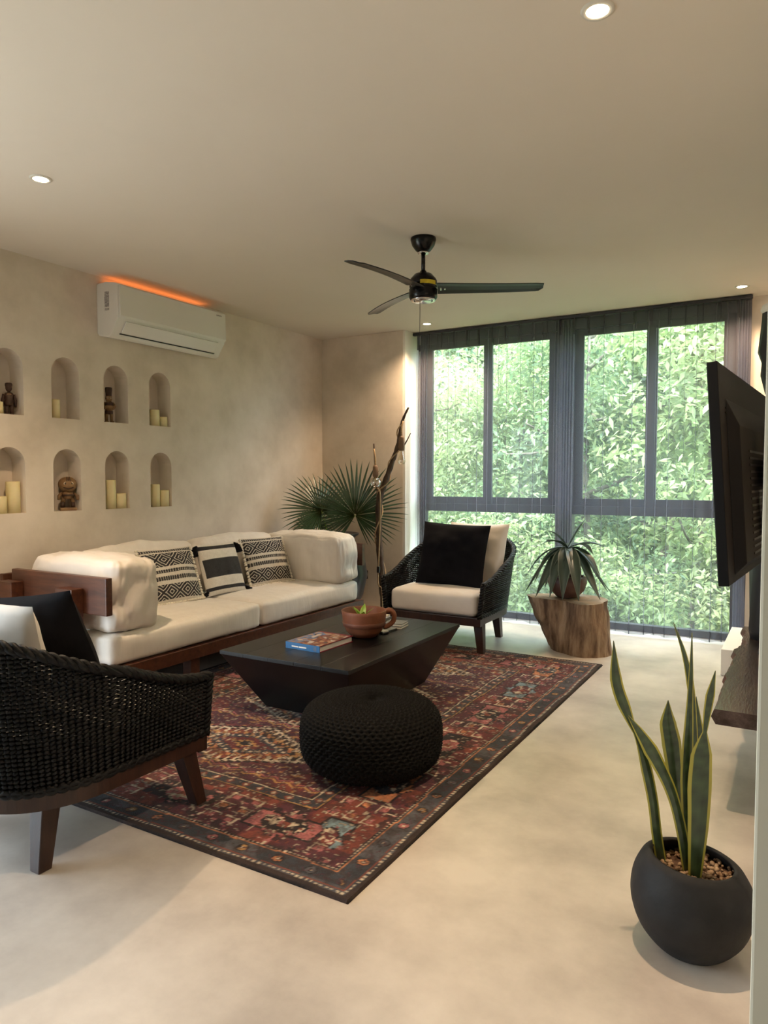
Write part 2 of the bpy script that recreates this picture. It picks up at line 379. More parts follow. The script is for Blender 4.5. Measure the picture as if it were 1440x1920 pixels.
# ================================================================== OUTSIDE
def hill_z(x, y):
    t = max(0, y-9); return -2.6+.030*t*t*.5+.22*t+snoise((x, y, 0), .12)*1.0-.08*abs(x+5)*.2
nx, ny = 60, 60; V = []
for i in range(nx):
    for j in range(ny):
        x = -42+i*(66/(nx-1)); y = 7.6+j*(52/(ny-1)); V.append((x, y, hill_z(x, y)))
mesh('hillside_ground', V, grid_faces(nx, ny), 'forest_floor', smooth=True)['kind'] = 'structure'
box('ground', -42, 24, -30, 7.6, -3.2, -2.6, 'forest_floor')['kind'] = 'structure'
mat('bounce_slab', (.50, .48, .45), .8, (.60, .58, .55), 3)
box('added_bounce_ground', -9.5, XL-.3, -3.2, 3.2, -.2, -.02, 'bounce_slab')['kind'] = 'structure'  # unseen pale slab, added to bounce neutral daylight in through the opening
def tree(name, label, x, y, ht, cr, czc, n, leaf, hue, trunk=.07, flat=1.0, nb=9):
    zb = hill_z(x, y)-.1 if y > 7.6 else -2.6
    t = empty(name, (x, y, zb), label=label, cat='tree', group='trees outside the window')
    cz = czc-zb; V, Fc = [], []
    lean = random.uniform(-.5, .5)
    main = spline([(0, 0, 0), (lean*.3, 0, cz*.4), (lean*.8, random.uniform(-.2, .2), cz*.8), (lean, 0, cz+cr*.5)], 12)
    tube_vf(main, lerp_list([trunk, trunk*.8, trunk*.5, trunk*.2], 12), 7, V, Fc)
    tips = []
    for k in range(nb):
        p = main[random.randint(4, 11)]; a = random.uniform(0, 2*PI); L = cr*random.uniform(.5, .95)
        e = p+Vector((math.cos(a)*L, math.sin(a)*L*.7, random.uniform(-.25, .6)*cr)); mid = (p+e)/2+Vector((0, 0, -.1*L))
        q = spline([p, mid, e], 7); tube_vf(q, lerp_list([trunk*.4, trunk*.12], 7), 5, V, Fc); tips += [q[3], q[5], q[6]]
    mesh('trunk', V, Fc, 'tree_bark', t, smooth=True)
    # foliage: sprays of leaves gathered round twig ends
    ncl = max(12, n//55); cl = []
    for k in range(ncl):
        if k < len(tips)*2: c = tips[k % len(tips)]+Vector(rng.normal(0, .16*cr, 3))
        else:
            d = Vector(rng.normal(0, 1, 3)).normalized()*cr*random.uniform(.35, 1.0); c = Vector((lean+d.x, d.y*.7, cz+d.z*flat))
        cl.append(c)
    cl = np.array([tuple(c) for c in cl]); ci = rng.integers(0, ncl, n)
    P = cl[ci]+rng.normal(0, .115*cr, (n, 3))*np.array([1, 1, .75])
    ax = rng.normal(0, 1, (n, 3)); ax[:, 2] = ax[:, 2]*.5-.35; ax /= np.linalg.norm(ax, axis=1, keepdims=True)
    sd_ = np.cross(ax, rng.normal(0, 1, (n, 3))+np.array([0, 0, 1.2])); sd_ /= np.linalg.norm(sd_, axis=1, keepdims=True)
    L = leaf*rng.uniform(.6, 1.25, (n, 1)); W = L*.19
    bend = np.array([0, 0, -1.0])*L*.10
    VV = np.stack([P, P+ax*L*.45+sd_*W, P+ax*L+bend, P+ax*L*.45-sd_*W], 1).reshape(-1, 3)
    FF = np.arange(n*4).reshape(-1, 4)
    base = (np.array(hue)*(.45+.85*rng.random((ncl, 1)))+np.array([0, .01, .03])*rng.random((ncl, 1)))[ci]
    mixc = rng.random((n, 1)); c = base*(1-.35*mixc)+np.array([.50, .55, .24])*.35*mixc
    o = mesh('crown', VV.tolist(), FF.tolist(), 'leaf_tree', t, col=np.repeat(c, 4, axis=0))
    return t
G1, G2, G3, G4 = (.20, .30, .15), (.33, .42, .19), (.18, .30, .22), (.42, .48, .25)
T = [
 ('slim_tree', 'pale slim tree with airy yellow green leaves behind the first upper pane', -5.3, 10.6, 1, 1.5, 2.2, 10400, 0.112, G4, .05, 1.2),
 ('bushy_tree', 'bright bushy tree behind the second upper pane', -4.3, 11.6, 1, 1.7, 2.0, 12000, 0.119, G2, .06, 1.2),
 ('branching_tree', 'tree with dark slanting branches behind the third upper pane', -2.9, 11.2, 1, 1.7, 2.7, 10400, 0.125, G1, .10, 1.1, 16),
 ('broadleaf_tree', 'broad leaved bright tree behind the last upper pane beside the television', -1.35, 10.4, 1, 1.5, 2.4, 9600, 0.158, G2, .06, 1.3),
 ('low_shrub_tree', 'low leafy shrub seen through the bottom pane beside the armchair', -4.4, 9.6, 1, 1.25, -.1, 10000, 0.099, G4, .04, .8),
 ('fern_shrub_tree', 'low bluish green shrub seen through the bottom pane above the stump', -2.1, 9.4, 1, 1.25, -.3, 10400, 0.112, G2, .04, .8),
 ('end_shrub_tree', 'low shrub seen through the bottom pane under the television', -.6, 9.8, 1, 1.2, -.1, 9200, 0.112, G4, .04, .8),
 ('mid_shrub_tree', 'rounded green shrub behind the centre mullion near the sill', -3.3, 10.4, 1, 1.2, .2, 9200, 0.106, G1, .04, .8),
]
for a in T: tree(*a)
back = [(-9.5, 16, 2.8, 3.2), (-7.3, 15, 1.0, 2.6), (-6.6, 18, 4.4, 3.2), (-4.7, 15.5, 3.2, 2.8), (-3.6, 18.5, 4.8, 3.0), (-2.4, 15, 1.0, 2.6), (-1.4, 16.5, 4.2, 2.8),
        (.6, 15.5, 2.2, 2.6), (-10.5, 22, 6.0, 3.8), (-7.5, 24, 6.8, 3.6), (-4.0, 24, 7.0, 3.8), (-1.2, 22, 6.2, 3.6), (-5.5, 14, .0, 2.2), (-8.4, 19, 1.8, 3.0), (1.6, 20, 5, 3.4)]
for i, (x, y, z, cr) in enumerate(back):
    tree('forest_tree', 'dense hillside tree in the bright green mass far behind the window', x, y, 1, cr, z, 7000, .21 if y < 20 else .30, (G1, G2, G3, G4)[i % 4], .12, 1.0)

# ================================================================== CURTAIN
tr = empty('curtain_track', (-1.95, 6.56, 2.86), label='slim dark curtain track fixed to the ceiling above the window', cat='curtain track')
box('rail', -1.56, 1.56, -.02, .02, -.012, .012, 'frame_metal', tr)
def curtain(name, x0, x1, label, gathers, seed):
    """two-fold sheer: gentle waves plus narrow tucked pleats running top to hem"""
    rnd = random.Random(seed)
    o = empty(name, ((x0+x1)/2, 6.55, 0.0), label=label, cat='curtain', group='sheer curtains')
    cx0 = (x0+x1)/2
    # section: list of (x, dy, pleat?) across
    sec = []; x = x0; ph = rnd.uniform(0, 6)
    def dens(x):
        for g0, g1, d in gathers:
            if g0 <= x <= g1: return d
        return rnd.uniform(.075, .15)
    while x < x1-.02:
        step = dens(x); nsub = 3 if step < .05 else 5
        for k in range(nsub): sec.append((x+step*k/nsub, .5-.5*math.cos(2*PI*k/nsub) if step > .05 else .5-.5*math.cos(2*PI*k/nsub)*1.6))
        x += step; wpl = rnd.uniform(.0025, .006) if step > .05 else .010
        sec += [(x+wpl, .15), (x-wpl, .55), (x+wpl*.6, .1)]
    sec = [s for s in sec if s[0] <= x1+.01]
    zs = [.02, .10, .5, 1.1, 1.8, 2.4, 2.70, 2.84]; V = []
    for (xx, d) in sec:
        ph = rnd.uniform(0, 6)
        for z in zs:
            amp = .030 if z < 2.6 else .014
            V.append((xx-cx0+.006*math.sin(z*1.7+xx*9)*(2.84-z)/2.84, .045*math.sin(xx*5+seed)*.3+(d-.4)*amp-.05*(1-z/2.84)*.6, z+(.008*math.sin(xx*21) if z < .05 else 0)))
    n = len(zs); Fb, Fh = [], []
    for i in range(len(sec)-1):
        for j in range(n-1):
            (Fh if j == 0 else Fb).append((i*n+j, (i+1)*n+j, (i+1)*n+j+1, i*n+j+1))
    mesh('sheer_cloth', V, Fb, 'sheer', o, smooth=True)
    mesh('hem', V, Fh, 'sheer_hem', o, smooth=True)
    # hooks: short dark tapes from the heading to the track
    for k in range(int((x1-x0)/.135)+1):
        xk = x0+.135*k-cx0; box('heading_tape', xk-.006, xk+.006, -.004, .004, 2.70, 2.86, 'black_matte', o)
    return o
curtain('sheer_curtain', -3.44, -1.93, 'dark sheer curtain panel hanging behind the far armchair', [(-3.44, -3.35, .022), (-2.12, -1.93, .026)], 3)
curtain('sheer_curtain', -1.97, -.40, 'dark sheer curtain panel hanging behind the stump and the television', [(-1.97, -1.86, .026), (-.56, -.40, .02)], 5)

# ================================================================== CEILING LAMPS, FAN, AIR CONDITIONER
def downlight(x, y, label, e=1.0):
    o = empty('recessed_downlight', (x, y, ZC), label=label, cat='ceiling light', group='recessed downlights')
    lathe('trim_ring', [(.036, -.001), (.036, -.006), (.050, -.006), (.053, -.001)], 'led_trim', o, 28)
    lathe('lens', [(0, -.004), (.036, -.004)], 'lamp_glow', o, 24)
    l = bpy.data.lights.new('downlight_beam', 'SPOT'); l.energy = LAMP*e; l.color = (1.0, .71, .45); l.spot_size = math.radians(130); l.spot_blend = .9; l.shadow_soft_size = .035
    q = bpy.data.objects.new('downlight_beam', l); COL.objects.link(q); q.parent = o; q.location = (0, 0, -.012)
downlight(-.60, 2.36, 'bright recessed downlight at the top of the picture above the snake plant')
downlight(-3.30, 2.26, 'recessed downlight in the ceiling above the woven chair with the dark rail')
downlight(-3.17, 6.22, 'small recessed downlight in the ceiling beside the fan chain')
downlight(-.45, 6.25, 'small recessed downlight in the ceiling near the curtain end by the television')

fan = empty('ceiling_fan', (-2.07, 4.01, ZC), label='black three blade ceiling fan on a short rod', cat='ceiling fan')
lathe('canopy', [(0, 0), (.078, 0), (.080, -.012), (.070, -.045), (.048, -.075), (.030, -.088), (0, -.088)], 'black_gloss', fan, 36)
lathe('canopy_ring', [(.018, -.086), (.034, -.086), (.034, -.094), (.018, -.094)], 'chrome', fan, 28)
tube('rod', [(0, 0, -.085), (0, 0, -.215)], .013, 'black_gloss', fan, 12)
mo = lathe('motor', [(0, -.20), (.018, -.20), (.022, -.212), (.055, -.222), (.078, -.248), (.086, -.262), (.086, -.300), (.080, -.304), (.080, -.310), (.088, -.314), (.088, -.362), (.080, -.378), (0, -.378)], 'black_gloss', fan, 40)
lathe('chrome_ring', [(.060, -.376), (.078, -.376), (.076, -.384), (.060, -.384)], 'chrome', mo, 36)
lathe('cap', [(0, -.388), (.048, -.388), (.055, -.382), (.055, -.378)], 'chrome', fan, 32)
V, Fc = [], []
for k in range(9):
    a = math.radians(-75+9*k); V += [(.0872*math.cos(a), .0872*math.sin(a), -.272), (.0872*math.cos(a), .0872*math.sin(a), -.296)]
mesh('yellow_tape', V, [(2*k, 2*k+2, 2*k+3, 2*k+1) for k in range(8)], 'yellow_tape', fan)
for ang in (24, 147, -95):
    n = 14; V = []
    for i in range(n+1):
        t = i/n; r = .088+t*.645; wdt = .064-.014*t if t < .97 else .042
        a0 = .02*math.sin(t*PI)
        for q in (-1, -.4, .4, 1):
            for s in (0, 1): V.append((r-(.025 if (q > .9 and t > .97) else 0), q*wdt+a0, -.308-q*.015*(1-.4*t)+s*.006-.01*(t**2)-.004*q*q))
    Fc = []
    W_ = 8
    for i in range(n):
        for k in range(3):
            a = i*W_+k*2; Fc += [(a, a+2, a+2+W_, a+W_), (a+1, a+1+W_, a+3+W_, a+3)]
        Fc += [(i*W_, i*W_+W_, i*W_+W_+1, i*W_+1), (i*W_+6, i*W_+7, i*W_+W_+7, i*W_+W_+6)]
    for e in (0, n): Fc += [(e*W_+2*k, e*W_+2*k+1, e*W_+2*k+3, e*W_+2*k+2) for k in range(3)]
    b = mesh('blade', V, Fc, 'blade_black', fan, rot=(0, 0, math.radians(ang)))
    V, Fc = [], []
    for sx, sy in ((.11, -.012), (.11, .014), (.135, 0)): tube_vf([(sx, sy, -.318), (sx, sy, -.309)], .005, 8, V, Fc)
    mesh('screw', V, Fc, 'chrome', b)
tube('pull_chain', [(-.012, -.02, -.385), (-.014, -.02, -.66)], .0018, 'steel_dark', fan, 6)
lathe('chain_bob', [(0, 0), (.006, -.004), (.006, -.040), (0, -.044)], 'black_matte', fan, 10, c=(-.014, -.02, -.655))

ac = empty('air_conditioner', (XL, 4.08, 2.42), label='white wall mounted air conditioner above the niches', cat='air conditioner')
prof = [(0, .04), (0, .40), (.10, .40), (.205, .385), (.222, .37), (.228, .14), (.215, .115), (.150, .012), (.12, 0), (.02, .02)]
def prism(name, prof, y0, y1, m, parent, bevel=0, **kw):
    bm = bmesh.new(); a = [bm.verts.new((x, y0, z)) for x, z in prof]; b = [bm.verts.new((x, y1, z)) for x, z in prof]; n = len(prof)
    bm.faces.new(a); bm.faces.new(b[::-1])
    for k in range(n): bm.faces.new((a[k], a[(k+1) % n], b[(k+1) % n], b[k]))
    return bmobj(name, bm, m, parent, bevel=bevel, **kw)
prism('body', prof, -.555, .555, 'white_plastic', ac, bevel=.008)
prism('front_panel', [(.222, .375), (.232, .365), (.240, .150), (.230, .132), (.222, .14)], -.540, .555, 'white_plastic', ac, bevel=.003)
prism('louver', [(.222, .118), (.230, .112), (.176, .034), (.168, .040)], -.48, .47, 'white_plastic', ac, bevel=.002)
box('air_slot', -.006, .006, -.49, .48, -.003, .003, 'black_matte', ac, loc=(.167, 0, .030))
st = box('label_sticker', .09, .135, -.5575, -.555, .22, .33, 'grey_label', ac)
box('label_strip', .09, .135, -.5572, -.555, .195, .21, 'grey_label', ac)
box('brand_mark', .2385, .2412, .44, .50, .335, .343, 'grey_label', ac)
ls = empty('light_strip', (XL+.035, 4.08, 2.822), label='orange light strip lying on top of the air conditioner', cat='light strip')
box('channel', -.012, .012, -.50, .50, 0, .006, 'led_trim', ls); box('diffuser', -.010, .010, -.49, .49, .006, .012, 'led_orange', ls)

# ================================================================== NICHE CONTENTS
def candle(px0, px1, pyt, row, label, dx=.055):
    zb = NZ[row][0]; X = XL-dx
    a = atx(px0, 800 if row == 0 else 955, X); b = atx(px1, 800 if row == 0 else 955, X); r = (b.y-a.y)/2
    h = atx((px0+px1)/2, pyt, X+r*.5).z-zb; y = (a.y+b.y)/2
    o = empty('pillar_candle', (X, y, zb), label=label, cat='candle', group='pillar candles in the wall niches')
    wx = lathe('wax', [(0, 0), (r, 0), (r, h*.5), (r*.99, h-.004), (r*.92, h+.001), (r*.8, h-.006), (r*.3, h-.016), (0, h-.016)], 'candle_wax', o, 24)
    tube('wick', [(0, 0, h-.017), (.002, .001, h-.004)], .0015, 'black_matte', wx, 6)
candle(-8, 6, 753, 0, 'short cream candle beside the dark figurine in the cut off upper niche')
candle(98.5, 112, 749, 0, 'lone slim cream candle in an upper niche with nothing beside it')
candle(282, 297, 768, 0, 'taller candle of the pair in the upper niche below the air conditioner end')
candle(298.5, 312, 782, 0, 'shorter candle of the pair in the upper niche below the air conditioner end')
candle(-12, 11.5, 931, 1, 'shorter candle in the cut off lower niche at the picture edge', .065)
candle(13, 37, 903, 1, 'thick tall candle in the cut off lower niche at the picture edge', .065)
candle(199, 216, 900, 1, 'tallest slim candle in the lower niche under the striped figurine')
candle(217, 235, 925, 1, 'short candle in the lower niche under the striped figurine')
candle(284, 298, 908, 1, 'taller candle in the lower niche nearest the room corner', .055)
candle(299, 315, 919, 1, 'shorter candle in the lower niche nearest the room corner', .055)
def figure(y, row, s, kind, label):
    o = empty('carved_figurine', (XL-.07, y, NZ[row][0]), label=label, cat='figurine', group='carved wooden figurines')
    m = 'carved_dark' if kind == 0 else 'carved_wood'
    def ell(name, c, r, m, par=o, seg=18): 
        n = 10; return lathe(name, [(r[0]*math.sin(PI*k/n), -r[2]*math.cos(PI*k/n)) for k in range(n+1)], m, par, seg, c=(c[0], c[1], c[2]))
    if kind == 0:   # standing man in a jacket
        for sg in (-1, 1):
            tube('leg', [(0, sg*.021, 0), (0, sg*.020, .10)], [.017, .019], m, o, 10); box('shoe', -.012, .035, sg*.021-.016, sg*.021+.016, 0, .014, m, o, bevel=.004)
            tube('arm', [(0, sg*.040, .185), (.004, sg*.052, .13), (.006, sg*.052, .075)], [.014, .014, .011], m, o, 8)
        lathe('body', [(0, .085), (.036, .085), (.040, .10), (.034, .14), (.042, .18), (.030, .20), (.013, .205), (.013, .22), (0, .22)], m, o, 18)
        lathe('head', [(0, .212), (.018, .214), (.027, .235), (.028, .258), (.031, .262), (.030, .282), (.024, .288), (0, .288)], m, o, 16)
        box('collar', .030, .040, -.018, .018, .178, .19, 'carved_wood', o, bevel=.002)
    elif kind == 1:  # drummer with tall hat and dark bands
        for sg in (-1, 1):
            tube('leg', [(0, sg*.020, .012), (0, sg*.019, .065), (0, sg*.017, .10)], [.011, .014, .014], m, o, 10); box('foot', -.014, .030, sg*.022-.014, sg*.022+.014, 0, .014, m, o, bevel=.004)
            tube('arm', [(0, sg*.032, .165), (.012, sg*.044, .14), (.030, sg*.030, .115)], [.010, .011, .010], m, o, 8)
            tube('eye', [(.026, sg*.012, .205), (.032, sg*.012, .205)], .008, 'eye_white', o, 10); tube('pupil', [(.031, sg*.012, .205), (.034, sg*.012, .205)], .004, 'black_matte', o, 8)
        lathe('body', [(0, .09), (.026, .09), (.030, .11), (.040, .115), (.042, .14), (.028, .145), (.030, .17), (.016, .182), (0, .182)], m, o, 18)
        lathe('dark_band', [(.030, .072), (.031, .073), (.031, .098), (.028, .10)], 'carved_dark', o, 18); lathe('dark_band', [(.0325, .142), (.0335, .144), (.0335, .166), (.0325, .168)], 'carved_dark', o, 18)
        lathe('head', [(0, .178), (.022, .182), (.028, .20), (.026, .222), (0, .224)], m, o, 16)
        lathe('hat', [(0, .222), (.024, .222), (.025, .24), (.029, .285), (.026, .292), (0, .292)], 'carved_dark', o, 16)
    else:           # big round head, wide eyes
        box('base', -.03, .045, -.055, .055, 0, .022, m, o, bevel=.006)
        for sg in (-1, 1):
            tube('leg', [(0, sg*.034, .02), (0, sg*.033, .062)], .015, 'carved_dark', o, 10); tube('thigh', [(0, sg*.033, .060), (0, sg*.024, .10)], [.015, .016], m, o, 10)
            tube('arm', [(.0, sg*.040, .125), (.016, sg*.060, .105), (.026, sg*.062, .08)], [.011, .012, .011], m, o, 8)
            tube('eye', [(.048, sg*.020, .195), (.057, sg*.020, .195)], .013, 'eye_white', o, 14); tube('pupil', [(.056, sg*.020, .195), (.060, sg*.020, .195)], .006, 'black_matte', o, 10)
        lathe('body', [(0, .085), (.034, .085), (.042, .11), (.034, .138), (0, .14)], m, o, 18)
        lathe('belt', [(.042, .104), (.044, .106), (.044, .116), (.042, .118)], 'carved_dark', o, 18)
        n = 12; lathe('head', [(.064*math.sin(PI*k/n)**.9, .188-.056*math.cos(PI*k/n)) for k in range(n+1)], m, o, 22)
        tube('mouth', spline([(.050, -.032, .168), (.062, 0, .158), (.050, .032, .168)], 9), .004, 'carved_dark', o, 6)
        for q in (-.010, .0, .010): tube('brow_groove', [(.058, q, .212), (.050, q, .228), (.030, q, .243)], .003, 'carved_dark', o, 6)
    o.scale = (s, s, s); o.rotation_euler.z = -.5; return o
figure(2.79+.085, 0, .74, 0, 'dark carved man standing in the cut off upper niche')
figure(NY[2]+.10, 0, .92, 1, 'slim banded figurine with a tall dark hat in an upper niche')
figure(NY[1]+.160, 1, 1.0, 2, 'round headed figurine with wide eyes in a lower niche')

# ================================================================== SOFA
sofa = empty('sofa', (-3.97, 4.1, 0), label='long low dark wooden sofa frame against the niche wall', cat='sofa')
def sp(name, x0, x1, y0, y1, z0, z1, bev=.006, m='walnut'): return box(name, x0+3.97, x1+3.97, y0-4.1, y1-4.1, z0, z1, m, sofa, bevel=bev)
sp('front_rail', -3.50, -3.44, 2.70, 5.50, .20, .285); sp('back_rail', -4.44, -4.38, 2.70, 5.50, .20, .285)
sp('side_rail', -4.38, -3.50, 2.70, 2.76, .20, .285); sp('side_rail', -4.38, -3.50, 5.44, 5.50, .20, .285)
sp('platform', -4.40, -3.48, 2.74, 5.46, .255, .28, .003)
sp('arm_plank', -4.33, -3.43, 2.70, 2.745, .60, .82); sp('arm_plank', -4.40, -3.43, 5.455, 5.50, .60, .80); sp('back_plank', -4.46, -4.42, 2.70, 5.50, .52, .78)
for y0, y1 in ((2.62, 2.70), (5.50, 5.58)):
    for x in (-3.78, -4.36): sp('post', x, x+.15, y0, y1, 0, .75)
for x in (-3.56, -4.44):
    for y in (3.4, 4.8): sp('foot', x, x+.08, y, y+.08, 0, .20)
g = 'sofa cushions'
tag(soft_box('seat_cushion', .97, 1.335, .185, .038, 'linen', bulge=.022, wr=.012, seed=1, n=18, loc=(-3.94, 3.42, .284)), 'long off white seat cushion on the sofa half nearer the dark rail end', 'cushion', g)
tag(soft_box('seat_cushion', .97, 1.335, .185, .038, 'linen', bulge=.022, wr=.012, seed=2, n=18, loc=(-3.94, 4.775, .284)), 'long off white seat cushion on the sofa half nearer the palm', 'cushion', g)
tag(soft_box('bolster_cushion', .80, .34, .42, .042, 'linen_warm', bulge=.035, wr=.026, seed=3, n=30, loc=(-3.87, 2.945, .475), rot=(math.radians(-3), 0, 0)), 'plump off white side cushion leaning on the wooden arm rail', 'cushion', g)
tag(soft_box('bolster_cushion', .80, .32, .41, .042, 'linen', bulge=.035, wr=.024, seed=4, n=30, loc=(-3.86, 5.27, .475), rot=(math.radians(4), 0, 0)), 'plump off white side cushion at the palm end of the sofa', 'cushion', g)
for y, s_, lb in ((3.66, 5, 'off white back cushion behind the first patterned pillow'), (4.66, 6, 'off white back cushion behind the striped pillow')):
    tag(soft_box('back_cushion', .24, .98, .42, .08, 'linen', bulge=.03, wr=.022, seed=s_, n=18, loc=(-4.24, y, .47), rot=(0, math.radians(-8), 0)), lb, 'cushion', g)
BLK, WHT = (.022, .020, .022), (.70, .65, .56)
def kilim(u, v):
    b = abs(v); 
    def dia(vc, hh, nper):
        y = (v-vc)/hh; x = u*nper*.5; d = abs((x % 1.0)-.5)*2+abs(y); e = abs(((x+.5) % 1.0)-.5)*2+(1-abs(y))*0+abs(y)
        q = min(d, e) if abs(y) < 1 else 9
        return WHT if (.24 < d < .35 or .70 < d < .82 or 1.18 < d < 1.30 or 1.62 < d < 1.72) else BLK
    if .28 < v < .80: return dia(.54, .27, 3.4)
    if -.86 < v < -.34: return dia(-.60, .27, 3.4)
    if .84 < v < .95 or .06 < v < .18 or -.20 < v < -.06: return BLK if (int((u+2)*24) % 2 == 0 or abs((v*100) % 6) < 2) else (.42, .39, .34)
    return WHT
def bandcloth(u, v):
    if -.34 < v < .36 and abs(u) < .95: return (.030, .030, .033)
    if .74 < v < .90 or -.84 < v < -.70: return (.026, .026, .028)
    return (.74, .70, .62)
def throw(name, y, lean, rz, fn, label, seed, x=-3.93, z=.475, s=.44, fringe=True, tassel=False, hgt=None):
    hgt = hgt or s
    o = empty(name, (x, y, z), label=label, cat='pillow', group='patterned pillows on the sofa')
    o.rotation_euler = (Matrix.Rotation(rz, 3, 'Z') @ Matrix.Rotation(-lean, 3, 'X')).to_euler()
    pillow('cover', s, hgt, .15, 'pattern_cloth', o, n=120, seed=seed, colfn=fn)
    V, Fc = [], []
    if fringe:
        for k in range(22):
            t = k/21
            for ex, ez, dx, dz in (((t-.5)*s*.98, .006, random.uniform(-.01, .01), -.004), (-s/2*.98, .02+t*(hgt-.03), -.022, random.uniform(-.02, .008)), (s/2*.98, .02+t*(hgt-.03), .018, random.uniform(-.02, .008))):
                yy = -.03-.012*random.random() if dx and abs(dx) < .011 else 0
                tube_vf([(ex, 0, ez+.004), (ex+dx*.5, yy*.6, ez+dz*.5+.004), (ex+dx, yy, max(.007, ez+dz))], [.007, .010, .008], 6, V, Fc)
        mesh('fringe', V, Fc, 'cream_yarn', o, smooth=True)['kind'] = 'stuff'
    if tassel:
        for sx in (-1, 1):
            for ez in (hgt-.02, .03):
                c = Vector((sx*s*.5, -.01, ez)); V, Fc = [], []
                for k in range(14):
                    a = 2*PI*k/14; tube_vf([c, c+Vector((sx*.02+.018*math.cos(a), .018*math.sin(a), -.02)), c+Vector((sx*.028+.022*math.cos(a), .022*math.sin(a), -.022 if ez < .1 else -.075))], [.006, .006, .005], 5, V, Fc)
                tube_vf([c+Vector((-.012*sx, 0, .004)), c+Vector((sx*.02, 0, -.012))], [.010, .016], 8, V, Fc)
                mesh('tassel', V, Fc, 'black_cloth', o, smooth=True)
    return o
# pillows face into the room (+X): local -Y is the printed face
RZ = math.radians(90)
throw('kilim_pillow', 3.72, math.radians(22), RZ-.10, kilim, 'black and cream diamond pillow with fringe on the sofa next to the side cushion', 11, s=.46, hgt=.43)
throw('striped_pillow', 4.24, math.radians(20), RZ-.06, bandcloth, 'cream pillow with broad black stripes and black tassels in the sofa middle', 12, s=.42, fringe=False, tassel=True, hgt=.42)
throw('kilim_pillow', 4.80, math.radians(20), RZ-.16, kilim, 'black and cream diamond pillow with fringe on the sofa nearest the palm', 13, s=.46, hgt=.43)

